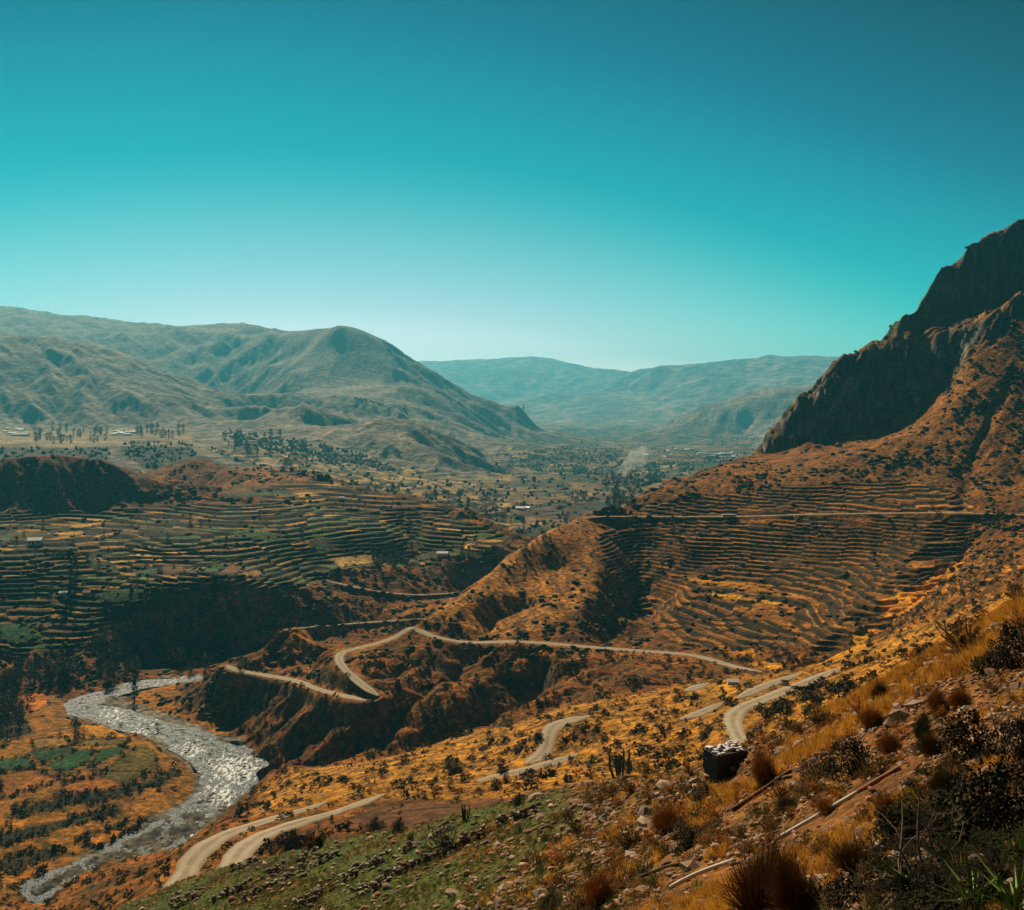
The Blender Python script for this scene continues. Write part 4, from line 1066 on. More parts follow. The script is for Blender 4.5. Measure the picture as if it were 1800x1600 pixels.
# ---- houses
MAT_WALL = plain("limewashed_wall", (.78, .75, .70), .9, .12, .8)
MAT_TIN = plain("tin_roof", (.82, .84, .84), .55, .12, .6, 0, .4)
MAT_RED = plain("red_tin_roof", (.42, .10, .06), .6, .2, .6)
MAT_DOOR = plain("dark_doorway", (.05, .04, .035), .8)
def box(vs, fs, c, s_):
    k = len(vs)
    for dz in (-.5, .5):
        for dx, dy in ((-.5, -.5), (.5, -.5), (.5, .5), (-.5, .5)): vs.append(Vector((c[0] + dx * s_[0], c[1] + dy * s_[1], c[2] + dz * s_[2])))
    fs += [(k + 3, k + 2, k + 1, k), (k + 4, k + 5, k + 6, k + 7), (k, k + 1, k + 5, k + 4), (k + 1, k + 2, k + 6, k + 5), (k + 2, k + 3, k + 7, k + 6), (k + 3, k, k + 4, k + 7)]
def house_kind(w, dp, h, roofmat):
    t = empty("house", (0, 0, -5000))
    v, f = [], []
    box(v, f, (0, 0, h / 2 - .5), (w, dp, h + 1))
    k = len(v)
    for x in (-w / 2, w / 2):                                       # gables
        v += [Vector((x, -dp / 2, h)), Vector((x, dp / 2, h)), Vector((x, 0, h + dp * .26))]
    f += [(k + 1, k, k + 2), (k + 3, k + 4, k + 5)]
    mesh_obj("wall", v, f, MAT_WALL, t)
    v, f = [], []
    for sg in (-1, 1):
        k = len(v)
        y0, y1, z0, z1 = sg * (dp / 2 + .4), 0, h - .15, h + dp * .26 + .06
        for zz in (0, .12): v += [Vector((-w / 2 - .4, y0, z0 + zz)), Vector((w / 2 + .4, y0, z0 + zz)), Vector((w / 2 + .4, y1, z1 + zz)), Vector((-w / 2 - .4, y1, z1 + zz))]
        f += [(k, k + 1, k + 2, k + 3), (k + 7, k + 6, k + 5, k + 4), (k, k + 4, k + 5, k + 1), (k + 1, k + 5, k + 6, k + 2), (k + 3, k + 2, k + 6, k + 7), (k, k + 3, k + 7, k + 4)]
    mesh_obj("roof", v, f, roofmat, t)
    v, f = [], []; box(v, f, (-w * .1, -dp / 2, 1.0), (1.0, .1, 2.0)); mesh_obj("door", v, f, MAT_DOOR, t)
    for x in (-w * .34, w * .26):
        v, f = [], []; box(v, f, (x, -dp / 2, 1.5), (1.0, .1, 1.0)); mesh_obj("window", v, f, MAT_DOOR, t)
    return t
HOUSES = [house_kind(9, 6, 3.0, MAT_TIN), house_kind(14, 7, 3.4, MAT_TIN), house_kind(8, 6, 3.0, MAT_RED)]
hused = set()
def put_house(px, py, k, label, group=None, s_=1.0, rz=None):
    p = hit(px, py)
    if p is None: return
    t = HOUSES[k] if k not in hused else copy_tree(HOUSES[k])
    hused.add(k)
    t.location = p; t.rotation_euler = (0, 0, random.uniform(-.7, .7) if rz is None else rz); t.scale = (s_,) * 3
    tag(t, label, "house", group)
for n_, x0, x1, y0, y1, lab, grp in ((16, 0, 54, 755, 768, "small white house in the distant village at the picture's left edge", "houses of the left village"), (12, 192, 250, 757, 766, "small white house in the row right of the wood in the left village", "houses right of the village wood"),
                                     (46, 1160, 1296, 790, 806, "small pale house in the hazy village beside the cliff foot", "houses of the cliff village"), (8, 1100, 1136, 797, 803, "larger white shed behind the smoke plume", "sheds behind the smoke")):
    for _ in range(n_):
        put_house(random.uniform(x0, x1), random.uniform(y0, y1), 1 if 'shed' in lab else random.choice((0, 0, 1)), lab, grp, random.uniform(1.3, 2.0))
for px, py, k, lab, s_ in ((62, 957, 0, "white farmhouse on the left plateau beside the dark trees", 1.5), (778, 977, 1, "long white farmhouse by the field above the gorge", .9), (112, 1046, 0, "small white hut among the left terraces", .8), (153, 1045, 2, "small red-roofed hut among the left terraces", .8),
                           (915, 897, 1, "white sheds low on the valley floor behind the plateau rim", 1.3), (928, 896, 0, "smaller white shed right of the valley floor sheds", 1.2), (1288, 1203, 0, "tiny pale-roofed hut beside the road below the terraces", .55), (600, 880, 0, "tiny hut beside the straw field on the plateau top", .8)):
    put_house(px, py, k, lab, None, s_)

# ---- bus on the hillside road
p = hit(1281, 911)
bus = empty("bus", p + Vector((0, 0, .25)), .02)
tag(bus, "long white bus stopped on the level road across the terraced hillside", "bus")
v, f = [], []; box(v, f, (0, 0, 1.75), (13, 2.5, 2.5)); mesh_obj("body", v, f, plain("white_bus_paint", (.75, .76, .74), .4, .05), bus)
v, f = [], []; box(v, f, (0, 0, 3.1), (12.6, 2.3, .2)); mesh_obj("roof", v, f, MAT_TIN, bus)
for k in range(7):
    v, f = [], []; box(v, f, (-5.4 + k * 1.8, -1.26, 2.2), (1.5, .06, .9)); mesh_obj("window", v, f, plain("bus_glass", (.02, .025, .03), .15) if k == 0 else bpy.data.materials["bus_glass"], bus)
for x in (-4.2, 3.6):
    for y in (-1.1, 1.1):
        v, f = [], []; tube(v, f, [(x, y - .15, .5), (x, y + .15, .5)], [.5, .5], 14); mesh_obj("wheel", v, f, MAT_DOOR, bus)
p = hit(1404, 908)
v, f = [], []; box(v, f, (0, 0, .5), (9, .5, 1.1)); box(v, f, (-3.6, -.6, -.2), (1.6, 1.2, 1.0)); box(v, f, (2.5, -.3, .2), (.6, .8, 1.2))
o = mesh_obj("culvert_wall", v, f, MAT_WALL); o.location = p
tag(o, "low whitish culvert wall at the edge of the hillside road", "wall")

# ---- smoke
p = hit(1083, 846)
v, f = [], []
path = [p + Vector((q[0], q[1], q[2])) for q in ((0, 0, 0), (10, 5, 14), (26, 14, 30), (46, 25, 48), (70, 40, 64), (95, 60, 74))]
tube(v, f, path, [4, 9, 16, 24, 30, 22], 14)
sm = bpy.data.materials.new("smoke_air"); sm.use_nodes = True
nt = sm.node_tree; nt.nodes.clear()
so = nt.nodes.new('ShaderNodeOutputMaterial'); sp = nt.nodes.new('ShaderNodeVolumePrincipled')
sp.inputs['Color'].default_value = (.85, .92, .95, 1)
_, fz = noise_fac(nt, .05, 5, .46, .80)
mm = node(nt, 'ShaderNodeMath', operation='MULTIPLY'); mm.inputs[1].default_value = .10
nt.links.new(fz.outputs[0], mm.inputs[0]); nt.links.new(mm.outputs[0], sp.inputs['Density']); nt.links.new(sp.outputs[0], so.inputs['Volume'])
tag(mesh_obj("smoke", v, f, sm, smooth=True), "thin white smoke drifting up from the valley floor", "smoke", kind='stuff')

# ------------------------------------------------------------------ foreground
meadow = gm * M_fore
stony = (1 - gm) * M_fore
CLEAR = np.ones((NR, NC), np.float32)                                # ground kept open along the poles and in front of the hut
for (x0, y0), (x1, y1), w_ in (((1371, 1475), (1582, 1354), 15), ((1178, 1566), (1293, 1518), 15), ((1124, 1545), (1231, 1514), 10), ((1287, 1429), (1390, 1360), 13), ((1245, 1350), (1300, 1350), 24)):
    t = np.clip(((PXg - x0) * (x1 - x0) + (PY - y0) * (y1 - y0)) / ((x1 - x0) ** 2 + (y1 - y0) ** 2), 0, 1)
    CLEAR *= np.hypot(PXg - x0 - t * (x1 - x0), PY - 8 - y0 - t * (y1 - y0)) > w_ * 1.25
# stones
stone_tpl = []
for k in range(6):
    V, Fc = ico(1)
    q = np.random.default_rng(40 + k)
    V = V * (1 + .28 * (q.random((len(V), 1)) - .5) * 2) * np.array([1.0, .72, .5])
    stone_tpl.append((V.astype(np.float32), Fc))
wst = (.15 + .85 * CLEAR) * (stony * (.25 + sstep(-.25, .2, f1 + .5 * f2)) + meadow * .14) * (Y > 7) * (1 - .8 * gy)
P, I, J = places(wst.astype(np.float32), 17000)
size = np.clip(P[:, 1] * .0026, .02, .21) * np.exp(rng.normal(0, .45, len(P)))
dkst = sstep(1480, 1600, PXg[I, J]) * sstep(1330, 1430, PY[I, J])  # stones inside the painted shade get a darker colour too
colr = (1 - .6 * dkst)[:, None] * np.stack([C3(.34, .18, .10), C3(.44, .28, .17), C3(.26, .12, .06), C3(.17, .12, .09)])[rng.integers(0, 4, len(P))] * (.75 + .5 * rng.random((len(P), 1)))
order = np.argsort(-size / P[:, 1])
big, rest = order[:220], order[220:]
S = size[:, None] * (.8 + .5 * rng.random((len(P), 3)))
P[:, 2] += size * .12
tag(scatter("loose_stones", stone_tpl, P[rest], S[rest], colr[rest].astype(np.float32), MAT_STONE, .35), "small brown stones covering the steep foreground slope", "stones", kind='stuff')
stone_me = []
MAT_ROCKS = [plain("brown_rock", (.27, .155, .09), .9, .3, 5, .5), plain("pale_rock", (.38, .26, .17), .9, .3, 5, .5), plain("dark_rock", (.19, .13, .10), .9, .3, 5, .5)]
rocks_at = []
for k in big:
    m_ = k % 3
    key = (k % 6, m_)
    x = P[k]
    rocks_at.append((Vector(x), S[k], key))
rock_mesh = {}
def rock(loc, sc, key, label, group=None, rot=None):
    if key not in rock_mesh:
        V, Fc = stone_tpl[key[0]]
        o = mesh_obj("rock", V, [tuple(int(i) for i in q) for q in Fc], MAT_ROCKS[key[1]])
        rock_mesh[key] = o.data
    else:
        o = bpy.data.objects.new("rock", rock_mesh[key]); COL.objects.link(o)
    o.location = loc; o.scale = tuple(float(q) for q in sc)
    o.rotation_euler = rot or (random.uniform(-.3, .3), random.uniform(-.3, .3), random.uniform(0, 6.28))
    return tag(o, label, "rock", group)
for loc, sc, key in rocks_at:
    rock(loc, sc * 1.15, key, ["rough brown rock lying among the loose stones of the near slope", "pale rock lying among the loose stones of the near slope", "dark rock lying among the loose stones of the near slope"][key[1]], "rocks on the near slope")
for px, py, w, key, lab in ((950, 1440, .75, (0, 1), "pale flat slab on the green meadow right of the upper wall's end"), (985, 1474, .7, (2, 1), "pale boulder low on the green meadow"), (1690, 1534, .13, (3, 1), "whitish stone in the shade above the spiky green plants"),
                            (598, 1540, .5, (4, 1), "pale stone between two walls of the meadow"), (700, 1508, .6, (1, 1), "yellowish stone at the bend of the long meadow wall")):
    p = hit(px, py)
    if p: rock(p + Vector((0, 0, w * .15)), (w, w * .8, w * .7), key, lab)
k = 0
for px, py in ((1018, 1445), (1030, 1440), (1042, 1446), (1054, 1450), (1026, 1452), (1046, 1438), (1036, 1454), (1062, 1446)):
    p = hit(px, py)
    rock(p + Vector((0, 0, .1)), (.55, .5, .45), (k % 6, 2 * (k % 2)), "grey rock in the small heap at the upper right of the meadow", "heap of rocks"); k += 1
# dry stone walls on the meadow
WALLS = [("dry stone wall across the meadow, lowest of the long ones, from the bottom edge", [(339, 1598), (380, 1584), (417, 1570), (444, 1556), (478, 1539), (500, 1528), (530, 1516), (558, 1502)]),
         ("dry stone wall across the meadow, second long one, ending at green bushes", [(411, 1598), (433, 1584), (467, 1562), (500, 1548), (530, 1531), (567, 1517), (594, 1503), (619, 1494)]),
         ("longest dry stone wall, with a bend and a dark shaded foot, across the meadow", [(517, 1598), (550, 1587), (564, 1570), (594, 1559), (625, 1542), (656, 1526), (683, 1512), (711, 1499), (733, 1487), (767, 1472), (800, 1455), (840, 1448)]),
         ("uppermost dry stone wall, running along the stony edge of the meadow", [(614, 1581), (656, 1567), (681, 1548), (711, 1531), (744, 1517), (772, 1503), (797, 1494), (823, 1478), (855, 1466), (882, 1451), (908, 1441), (946, 1428)]),
         ("short broken stone wall in the meadow's lower left corner", [(300, 1598), (328, 1584), (356, 1571)]), ("short stone wall just above the end of the near road", [(392, 1539), (428, 1526), (450, 1514)])]
for lab, q in WALLS:
    pt = [hit(x, y) for x, y in q]
    pt = [p for p in pt if p is not None]
    if len(pt) < 2: continue
    PP, SS = [], []
    for a, b in zip(pt, pt[1:]):
        L_ = (b - a).length
        for _ in range(int(L_ / .12)):
            t = random.random()
            if noise(np.array([(a.x + t * (b.x - a.x)) / 3.1]), np.array([a.y / 3.0]), 900)[0] < -.35: continue
            x, y = a.x + t * (b.x - a.x) + random.gauss(0, .16), a.y + t * (b.y - a.y) + random.gauss(0, .16)
            PP.append((x, y, height(x, y) + random.random() ** 1.3 * 1.05)); s0 = random.uniform(.16, .36); SS.append((s0 * 1.2, s0, s0 * 1.1))
    PP, SS = np.array(PP), np.array(SS)
    cc = np.stack([C3(.20, .14, .10), C3(.40, .31, .24), C3(.13, .10, .085)])[rng.integers(0, 3, len(PP))] * (.8 + .5 * rng.random((len(PP), 1)))
    tag(scatter("dry_stone_wall", stone_tpl, PP, SS, cc.astype(np.float32), MAT_STONE, .4), lab, "wall")
def dome(n_, seed, up=.6, w=.012):
    """foliage of a fine-stemmed shrub: thin blades fanning from the base to a rough dome of unit radius and height"""
    q = random.Random(seed); vs, fs = [], []
    for _ in range(n_):
        a = q.uniform(0, 6.283); e = q.uniform(.1, 1.0)
        d = Vector((math.cos(a) * math.cos(e * 1.5), math.sin(a) * math.cos(e * 1.5), .18 + math.sin(e * 1.5))).normalized()
        l = q.uniform(.45, 1.0) * (1 + .22 * math.sin(a * 3 + seed) + .15 * math.sin(a * 7 + e * 5))
        s0 = q.uniform(.15, .75)
        d2 = (d + Vector((q.gauss(0, .38), q.gauss(0, .38), q.gauss(0, .3)))).normalized()
        b = d * l * s0; t_ = b + d2 * l * (1 - s0)
        sd_ = d2.cross(Vector((q.gauss(0, 1), q.gauss(0, 1), q.gauss(0, 1)))).normalized() * w * q.uniform(.6, 1.5)
        k = len(vs)
        vs += [b - sd_ * .6, b + sd_ * .6, (b + t_) / 2 + sd_, t_, (b + t_) / 2 - sd_]
        fs += [(k, k + 1, k + 2, k + 3, k + 4)]
    return vs, fs
# grass: blades as thin tapered faces
def tuft(n_, spread, lean, seed, w=.018):
    q = random.Random(seed); vs, fs = [], []
    for _ in range(n_):
        a = q.uniform(0, 6.283); r0_ = spread * math.sqrt(q.random()); h = q.uniform(.55, 1.0); l = lean * q.uniform(.2, 1)
        b = Vector((r0_ * math.cos(a), r0_ * math.sin(a), -.05)); d = Vector((math.cos(a), math.sin(a), 0))
        sd_ = Vector((-math.sin(a + q.uniform(-1, 1)), math.cos(a + q.uniform(-1, 1)), 0)) * w * q.uniform(.6, 1.3)
        m_ = b + d * l * .35 + Vector((0, 0, h * .6)); t_ = b + d * l + Vector((0, 0, h))
        k = len(vs)
        vs += [b - sd_, b + sd_, m_ + sd_ * .7, m_ - sd_ * .7, t_ + sd_ * .1, t_ - sd_ * .1]
        fs += [(k, k + 1, k + 2, k + 3), (k + 3, k + 2, k + 4, k + 5)]
    return np.array([v[:] for v in vs], np.float32), np.array(fs, np.int32)
tufts = [tuft(26, .22, .5, 60 + k, .022) for k in range(4)]
wg = CLEAR * M_fore * gy * 2.6 + CLEAR * stony * sstep(.05, .35, f1 - f2 * .2) * .35 * (Y > 9)
P, I, J = places(wg.astype(np.float32), 5200)
h = np.clip(P[:, 1] * .012, .16, .62) * (.6 + .8 * rng.random(len(P)))
S = np.stack([h, h, h], 1)
cc = np.where(rng.random((len(P), 1)) < .75, C3(.58, .28, .03), C3(.34, .13, .025)) * (.75 + .5 * rng.random((len(P), 1)))
tag(scatter("dry_grass", tufts, P, S, cc.astype(np.float32), MAT_GRASS), "golden dry grass along the crest and in patches between the stones", "grass", kind='stuff')
lowt = []
for k in range(4):
    v, f = dome(150, 400 + k, w=.02)
    V = np.array([q[:] for q in v], np.float32)
    lowt.append((V, np.array([[q[0], q[1], q[2], q[4]] for q in f] + [[q[2], q[3], q[4], q[4]] for q in f][:0], np.int32)))
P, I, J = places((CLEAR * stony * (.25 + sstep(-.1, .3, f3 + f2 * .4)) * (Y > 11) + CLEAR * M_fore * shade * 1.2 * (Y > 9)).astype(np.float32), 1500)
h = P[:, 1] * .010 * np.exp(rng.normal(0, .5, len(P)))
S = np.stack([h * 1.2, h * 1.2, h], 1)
dk = shade[I, J][:, None] > rng.random((len(P), 1))  # scrub standing in the painted shade takes the dark colour
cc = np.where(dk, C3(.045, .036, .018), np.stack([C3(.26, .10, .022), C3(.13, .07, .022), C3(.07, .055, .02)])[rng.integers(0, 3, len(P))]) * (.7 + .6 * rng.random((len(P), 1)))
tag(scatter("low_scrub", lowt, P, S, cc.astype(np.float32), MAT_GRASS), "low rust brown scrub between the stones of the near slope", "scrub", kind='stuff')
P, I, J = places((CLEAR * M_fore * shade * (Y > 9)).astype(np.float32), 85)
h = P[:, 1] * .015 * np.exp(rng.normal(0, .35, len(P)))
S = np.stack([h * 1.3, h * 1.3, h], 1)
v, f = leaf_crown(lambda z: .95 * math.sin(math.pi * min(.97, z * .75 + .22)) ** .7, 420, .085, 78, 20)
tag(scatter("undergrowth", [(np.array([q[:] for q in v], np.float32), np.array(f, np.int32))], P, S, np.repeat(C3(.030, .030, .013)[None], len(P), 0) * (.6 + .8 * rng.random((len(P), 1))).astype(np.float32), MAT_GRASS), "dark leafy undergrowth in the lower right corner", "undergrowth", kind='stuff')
P, I, J = places((meadow * (.3 + sstep(-.2, .3, f1))).astype(np.float32), 7000)
h = .16 + .3 * rng.random(len(P))
S = np.stack([h * 1.5, h * 1.5, h], 1)
cc = np.stack([C3(.085, .12, .02), C3(.05, .075, .018), C3(.17, .13, .03)])[rng.integers(0, 3, len(P))] * (.7 + .6 * rng.random((len(P), 1)))
tag(scatter("meadow_grass", tufts[:2], P, S, cc.astype(np.float32), MAT_GRASS), "short green grass covering the near meadow", "grass", kind='stuff')

# shrubs
MATS_SHRUB = {'orange': plain("orange_broom", (.34, .145, .03), .85, .5, 2.5), 'olive': plain("olive_broom", (.11, .085, .022), .85, .5, 2.5), 'green': plain("green_broom", (.06, .075, .02), .85, .5, 2.5), 'dark': plain("dark_broom", (.045, .036, .016), .85, .5, 2.5),
              'dry': plain("dry_brown_stems", (.17, .09, .03), .85, .5, 2.5)}
MAT_TWIG = plain("woody_stem", (.12, .075, .045), .9, .4, 6)
SHRUBS = {}
def shrub(px, py, wpx, hpx, kind, label, group=None):
    p = hit(px, py)
    if p is None: return
    if kind not in SHRUBS:
        t = empty("shrub", p)
        v, f = dome(4200, len(SHRUBS) + 21, w=.0055) if kind != 'dark' else leaf_crown(lambda z: .95 * math.sin(math.pi * min(.97, z * .75 + .22)) ** .7, 2600, .045, 77, 34)
        mesh_obj("foliage", v, f, MATS_SHRUB[kind], t)
        v, f = [], []
        for q in range(9):
            a = q * .7 + .3; l = .45 + .3 * ((q * 7) % 5) / 5
            tube(v, f, [(0, 0, -.15), (.3 * l * math.cos(a), .3 * l * math.sin(a), .4 * l), (.7 * l * math.cos(a), .7 * l * math.sin(a), .95 * l)], [.03, .02, .006], 5)
        mesh_obj("stem", v, f, MAT_TWIG, t)
        SHRUBS[kind] = t
    else:
        t = copy_tree(SHRUBS[kind]); t.location = p
    t.rotation_euler = (random.uniform(-.3, .3), random.uniform(-.3, .3), random.uniform(0, 6.28))
    w = wpx / 2 / F * p.y * random.uniform(.95, 1.25); h = hpx / F * p.y * random.uniform(.75, 1.0)
    t.scale = (w * random.uniform(.8, 1.25), w, h)
    tag(t, label, "shrub", group)
for a in [(1344, 1374, 74, 66, 'orange', "round orange bush right beside the stone hut"), (1170, 1466, 66, 58, 'orange', "reddish-orange bush with dark shade under it, left of the long golden strip"), (1530, 1281, 58, 48, 'orange', "orange bush at the crest below the olive bush"),
          (1552, 1234, 62, 46, 'olive', "olive bush on the crest beside the golden grass"), (1618, 1304, 40, 66, 'green', "upright dark green bush between two orange bushes"), (1566, 1328, 56, 46, 'orange', "orange bush left of the upright green bush"),
          (1652, 1256, 56, 44, 'orange', "orange bush above and right of the upright green bush"), (1498, 1362, 84, 74, 'dark', "big dark bush over a black hollow in the middle of the stones"), (1454, 1366, 70, 36, 'dark', "low dark bush left of the big dark one over the hollow"),
          (1046, 1598, 92, 66, 'orange', "orange bush at the bottom edge, left of the short pale pole"), (1330, 1625, 150, 170, 'dry', "largest tall dry brown bush at the bottom edge"), (1408, 1612, 120, 130, 'dry', "second dry brown bush right of the largest at the bottom"),
          (1776, 1176, 70, 76, 'dark', "dark bush high on the stones near the right edge"), (1742, 1178, 60, 44, 'olive', "olive bush left of the dark one near the right edge"), (1712, 1340, 90, 80, 'dark', "dark bush above the black bush on the right"),
          (1748, 1478, 130, 130, 'dark', "largest black bush on the right above the spiky green plants"), (1597, 1586, 46, 60, 'green', "small green bush at the foot of the bare branches"), (1795, 1340, 80, 90, 'dark', "dark bush cut by the right edge"),
          (1660, 1400, 90, 60, 'olive', "olive-brown bush behind the bare branches"), (1590, 1470, 90, 60, 'dark', "dark low bush left of the bare branches"), (1210, 1492, 70, 34, 'dark', "low dark bush above the golden strip"),
          (970, 1598, 60, 30, 'green', "low green bush at the bottom edge of the meadow"), (1240, 1412, 50, 30, 'dark', "dark bush under the stone hut"), (505, 1492, 30, 34, 'dark', "dark upright bush beside the near road, first of four"),
          (524, 1493, 28, 32, 'dark', "dark upright bush beside the near road, second of four"), (542, 1492, 30, 30, 'dark', "dark upright bush beside the near road, third of four"), (562, 1490, 30, 24, 'olive', "olive bush ending the row beside the near road"),
          (660, 1458, 30, 22, 'dark', "dark bush at the meadow's top edge below the ploughed field"), (698, 1462, 22, 28, 'dark', "small dark bush right of the one at the meadow's top edge"), (797, 1360, 44, 28, 'dark', "round dark bush on the golden slope left of the short bend road"),
          (874, 1390, 18, 20, 'dark', "dark bush above the right end of the ploughed field"), (892, 1378, 18, 20, 'dark', "dark bush beside the narrow road stretch"), (910, 1418, 22, 22, 'dark', "dark bush at the right end of the longest meadow wall"),
          (720, 1478, 16, 14, 'dark', "dark shrub growing on the longest meadow wall"), (1385, 1425, 60, 26, 'olive', "low olive bush below the dark log"), (1455, 1432, 70, 30, 'orange', "low orange bush beside the long pale pole"), (1640, 1330, 70, 50, 'olive', "olive bush right of the pole's rusty end"),
          (1690, 1240, 50, 40, 'orange', "small orange bush high on the stones"), (1560, 1440, 60, 44, 'orange', "orange tuft-like bush just below the long pole"), (1500, 1540, 120, 60, 'dry', "low dry bush between the dry brown bushes and the bare branches"),
          (1645, 1600, 90, 60, 'dark', "dark low bush at the bottom edge left of the spiky plants"), (1480, 1600, 90, 60, 'dark', "dark bush at the bottom edge right of the dry ones")]:
    shrub(*a)
# mid-distance bushes one can count
mid_me = []
for k in range(4):
    v, f = leaf_crown(lambda z: .75 * math.sin(math.pi * min(.98, z * .8 + .2)) ** .6, 260, .11, 300 + k, 16)
    mid_me.append((v, f))
wm = blur(M_ochre, 3) * (1 - road_m) * (.15 + sstep(.0, .3, n2 + n3 * .5)) + .5 * region([(1340, 1290), (1480, 1190), (1600, 1150), (1560, 1180), (1380, 1290)], 90, 300, 3)
P, I, J = places((wm * (1 - M_fore)).astype(np.float32), 130)
MM = []
for k in range(4):
    for nm in ('dark', 'olive'):
        MM.append((k, nm, None))
cache = {}
for n_, q in enumerate(P):
    k, nm = n_ % 4, ('dark', 'dark', 'olive')[n_ % 3]
    if (k, nm) not in cache:
        o = mesh_obj("shrub", mid_me[k][0], mid_me[k][1], MATS_SHRUB[nm]); cache[(k, nm)] = o
    else:
        o = cache[(k, nm)].copy(); COL.objects.link(o)
    s0 = random.uniform(1.2, 3.0)
    o.location = (q[0], q[1], q[2] - .2 * s0); o.rotation_euler = (0, 0, random.uniform(0, 6.28)); o.scale = (s0 * 1.3, s0 * 1.3, s0)
    tag(o, "small %s bush among the golden grass of the slope crossed by the roads" % nm, "shrub", "bushes on the golden slope")
# cacti
MAT_CACTUS = plain("cactus_skin", (.035, .055, .028), .7, .4, 4)
def cactus(px, py, hpx, n_, label):
    p = hit(px, py)
    h = hpx / F * p.y
    t = empty("cactus", p); tag(t, label, "cactus")
    q = random.Random(px)
    for k in range(n_):
        a = 6.28 * k / n_ + q.uniform(-.3, .3); r0_ = q.uniform(.03, .26) * h; hh = h * q.uniform(.55, 1.0); rr = h * .036
        path, rad = [], []
        for i in range(8):
            t_ = i / 7
            path.append((r0_ * math.cos(a) * (1 + .5 * min(t_ * 2.2, 1)), r0_ * math.sin(a) * (1 + .5 * min(t_ * 2.2, 1)), -.1 + hh * t_)); rad.append(rr * (1 if i < 6 else (.85 if i == 6 else .35)))
        v, f = [], []; tube(v, f, path, rad, 10)
        for i, u_ in enumerate(v):                                  # ribs
            if i % 2: v[i] = u_ + (Vector(path[i // 10]) - u_) * .22
        mesh_obj("column", v, f, MAT_CACTUS, t)
cactus(1091, 1366, 54, 11, "clump of tall dark columnar cactus at the top edge of the meadow")
cactus(816, 1443, 30, 8, "smaller clump of columnar cactus beside the ploughed field")
cactus(1038, 1374, 22, 5, "low clump of cactus left of the tall one")
# spiky plants
MAT_SPIKE = plain("fresh_green_leaf", (.16, .24, .03), .6, .35, 3)
for px, py, n_, h, lab in ((1712, 1604, 22, .62, "spiky bright green plant at the bottom edge, left of two"), (1786, 1612, 26, .7, "spiky bright green plant in the bottom right corner"), (1600, 1560, 12, .3, "small green spiky plant under the bare branches")):
    p = hit(px, py)
    v, f = [], []
    q = random.Random(px)
    for k in range(n_):
        a = q.uniform(0, 6.283); e = q.uniform(.5, 1.35); l = h * q.uniform(.6, 1.1)
        d = Vector((math.cos(a) * math.cos(e), math.sin(a) * math.cos(e), math.sin(e))); sd_ = Vector((-math.sin(a), math.cos(a), 0)) * .022
        m_ = d * l * .5 + Vector((0, 0, .04)); t_ = d * l + Vector((d.x * .1, d.y * .1, -.03))
        i = len(v)
        v += [-sd_ * .6, sd_ * .6, m_ + sd_, m_ - sd_, t_, m_ * 1.0 - Vector((0, 0, .012))]
        f += [(i, i + 1, i + 2, i + 5), (i + 5, i + 3, i), (i + 3, i + 5, i + 4), (i + 5, i + 2, i + 4)]
    o = mesh_obj("spiky_plant", v, f, MAT_SPIKE); o.location = p
    tag(o, lab, "plant")
# bare branches
MAT_DEAD = plain("bare_branch", (.17, .115, .075), .9, .4, 8)
def bare(px, py, hpx, seed, n_, label, spread=.5):
    p = hit(px, py); h = hpx / F * p.y
    q = random.Random(seed); v, f = [], []
    def grow(b, d, l, r0_, lev):
        path, rad = [b], [r0_]
        for i in range(4):
            d = (d + Vector((q.gauss(0, .16), q.gauss(0, .16), q.gauss(0, .1)))).normalized()
            path.append(path[-1] + d * l / 4); rad.append(r0_ * (1 - .2 * (i + 1)))
        tube(v, f, path, rad, 6)
        if lev < 3:
            for i in range(q.choice((2, 3, 3))):
                k = q.randint(1, 4)
                grow(path[k], (d + Vector((q.gauss(0, .7), q.gauss(0, .7), q.gauss(.1, .4)))).normalized(), l * q.uniform(.4, .7), rad[k] * .62, lev + 1)
    for k in range(n_):
        grow(Vector((q.gauss(0, .12) * h, q.gauss(0, .12) * h, -.05)), Vector((q.gauss(0, spread), q.gauss(0, spread), 1)).normalized(), h * q.uniform(.5, .8), .017 * h, 0)
    o = mesh_obj("bare_bush", v, f, MAT_DEAD); o.location = p
    tag(o, label, "bush")
bare(1625, 1545, 210, 5, 7, "leafless branching bush with long twigs right of the long pole")
bare(1700, 1440, 150, 8, 6, "leafless twiggy bush behind the black bush", .7)
bare(1545, 1590, 80, 9, 5, "low tangle of dead twigs at the bottom edge", 1.0)
bare(1420, 1600, 120, 12, 6, "dead twigs sticking out of the dry brown bush", .6)
bare(1760, 1300, 110, 14, 5, "thin leafless bush near the right edge", .6)
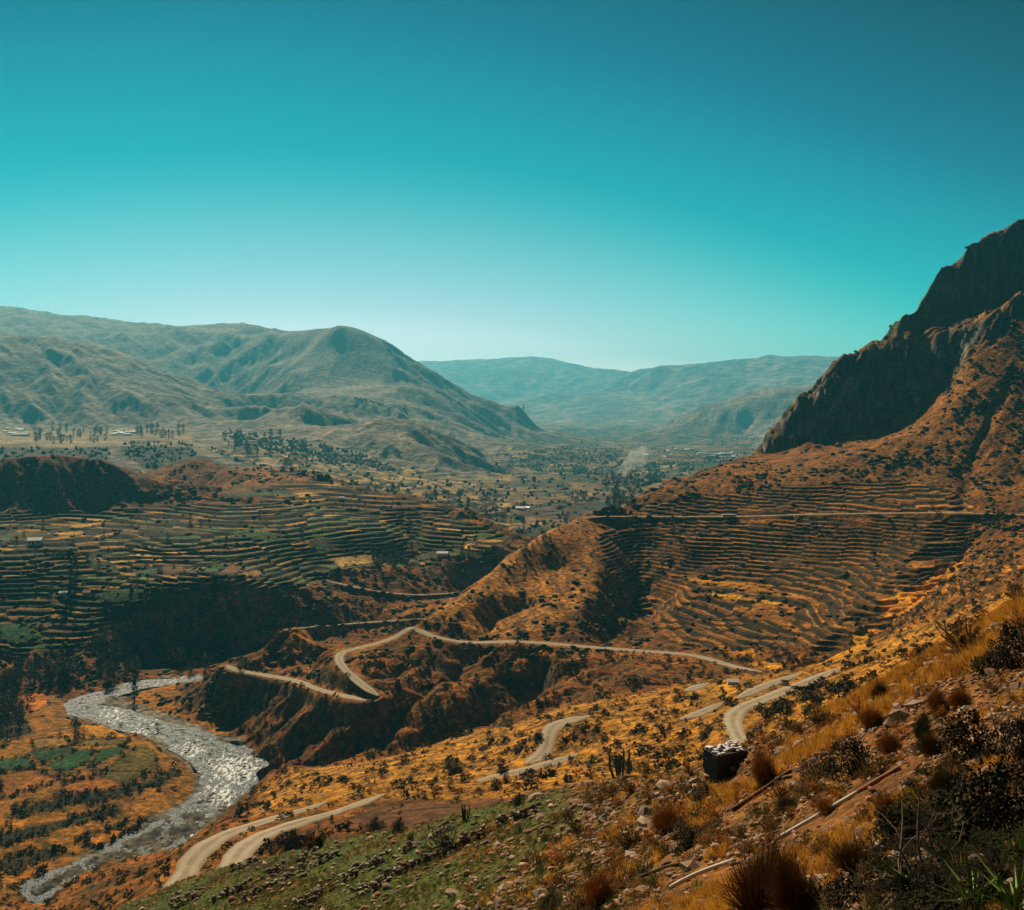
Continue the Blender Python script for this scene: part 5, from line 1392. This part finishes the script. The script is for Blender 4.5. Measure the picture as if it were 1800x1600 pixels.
# poles, sticks, log
MAT_POLE = plain("pale_pole", (.60, .52, .46), .55, .15, 3)
MAT_RUST = plain("rusty_pole", (.30, .12, .06), .75, .35, 6)
MAT_LOG = plain("dark_wood", (.10, .055, .035), .9, .4, 6, .4)
def pole(name, q, rpx, mat, label, cat, sag=0.0, endmat=None):
    a = hit(*q[0]); b = hit(*q[-1])
    r0_ = rpx / F * (a.y + b.y) / 2
    path = []
    for i in range(13):
        t = i / 12
        c = a.lerp(b, t)
        path.append(Vector((c.x, c.y + sag * math.sin(t * math.pi), max(height(c.x, c.y) + r0_ * 1.3, c.z + r0_ * 1.1))))
    for _ in range(3):
        for i in range(1, 12): path[i] = (path[i - 1] + path[i] * 2 + path[i + 1]) / 4
    o = path[0].copy()
    e = empty(name, o)
    v, f = [], []; tube(v, f, [c - o for c in (path[:9] if endmat else path)], [r0_] * 13, 10)
    mesh_obj("shaft", v, f, mat, e, True)
    if endmat:
        v, f = [], []; tube(v, f, [c - o for c in path[8:]], [r0_ * 1.12] * 5, 10)
        tag(mesh_obj("sleeve", v, f, endmat, e, True), "rusty red-brown end")
    tag(e, label, cat)
pole("pole", [(1371, 1475), (1582, 1354)], 3.4, MAT_POLE, "long pale pole with a rusty upper end lying across the stones", "pole", 0, MAT_RUST)
pole("pole", [(1178, 1566), (1293, 1518)], 3.6, MAT_POLE, "short whitish pole lying near the bottom edge", "pole", .15)
pole("stick", [(1124, 1545), (1231, 1514)], 2.6, MAT_LOG, "dark stick lying above the short whitish pole", "stick")
pole("log", [(1287, 1429), (1390, 1360)], 3.4, MAT_LOG, "dark weathered log lying downhill of the big dark bush", "log")
pole("stick", [(1372, 1420), (1420, 1390)], 1.6, MAT_LOG, "thin dark stick above the long pale pole", "stick")
# stone hut
p = hit(1275, 1350)
hut = empty("stone_hut", p + Vector((0, 0, -.1)), R(25))
tag(hut, "small dark stone hut with white slabs on its flat roof at the slope's edge", "hut")
bm = bmesh.new()
bmesh.ops.create_cube(bm, size=1.0)
bmesh.ops.scale(bm, vec=(2.5, 1.5, 1.55), verts=bm.verts); bmesh.ops.translate(bm, vec=(0, 0, .52), verts=bm.verts)
bmesh.ops.subdivide_edges(bm, edges=bm.edges, cuts=7, use_grid_fill=True)
for q in bm.verts: q.co += Vector((random.gauss(0, .018), random.gauss(0, .018), random.gauss(0, .012)))
me = bpy.data.meshes.new("wall"); bm.to_mesh(me); bm.free()
wm_, nt, bs = new_mat("dark_stone_masonry")
vo = node(nt, 'ShaderNodeTexVoronoi', feature='DISTANCE_TO_EDGE'); vo.inputs['Scale'].default_value = 4.5
tc = node(nt, 'ShaderNodeTexCoord'); nt.links.new(tc.outputs['Object'], vo.inputs['Vector'])
mr = node(nt, 'ShaderNodeMapRange'); mr.inputs[2].default_value = .08; nt.links.new(vo.outputs['Distance'], mr.inputs[0])
nt.links.new(mixc(nt, mr.outputs[0], (.015, .016, .017), (.06, .055, .05)), bs.inputs['Base Color'])
bp = node(nt, 'ShaderNodeBump'); bp.inputs['Distance'].default_value = .06; nt.links.new(mr.outputs[0], bp.inputs['Height']); nt.links.new(bp.outputs[0], bs.inputs['Normal'])
bs.inputs['Roughness'].default_value = .9
o = bpy.data.objects.new("wall", me); me.materials.append(wm_); COL.objects.link(o); o.parent = hut
PP = np.array([(random.uniform(-1.2, 1.25), random.uniform(-.72, .75), 1.36 + random.uniform(-.02, .1)) for _ in range(46)])
SS = np.array([(random.uniform(.18, .36), random.uniform(.15, .3), random.uniform(.06, .13)) for _ in PP])
o = scatter("roof", stone_tpl, PP, SS, np.repeat(C3(.62, .58, .58)[None], len(PP), 0) * (.8 + .35 * rng.random((len(PP), 1))).astype(np.float32), MAT_STONE, .15)
o.parent = hut
v, f = [], []; box(v, f, (.15, -.76, .38), (.55, .05, 1.0)); mesh_obj("door", v, f, MAT_DOOR, hut)
# ------------------------------------------------------------------ haze: one closed box of even air
HAZE = 5.2e-5
zlo, zhi = float(Z.min()) - 1.0, max(float(Z.max()), 5.0) + 10.0
xm, ym = float(np.abs(X).max()) + 50, float(Y.max()) + 50
hv = [(sx * xm, yv, zv) for zv in (zlo, zhi) for yv in (-400.0, ym) for sx in (-1, 1)]
hm = bpy.data.materials.new("haze_air")
hm.use_nodes = True
hn = hm.node_tree
hn.nodes.clear()
ho = hn.nodes.new('ShaderNodeOutputMaterial')
hp = hn.nodes.new('ShaderNodeVolumePrincipled')
hp.inputs['Color'].default_value = (.13, .715, 1.0, 1)
hp.inputs['Density'].default_value = HAZE
hp.inputs['Anisotropy'].default_value = .3
hn.links.new(hp.outputs[0], ho.inputs['Volume'])
haze = mesh_obj("haze", hv, [(0, 2, 3, 1), (4, 5, 7, 6), (0, 1, 5, 4), (2, 6, 7, 3), (0, 4, 6, 2), (1, 3, 7, 5)], hm)
tag(haze, "thin pale blue haze filling the valley air", "haze", kind='stuff')
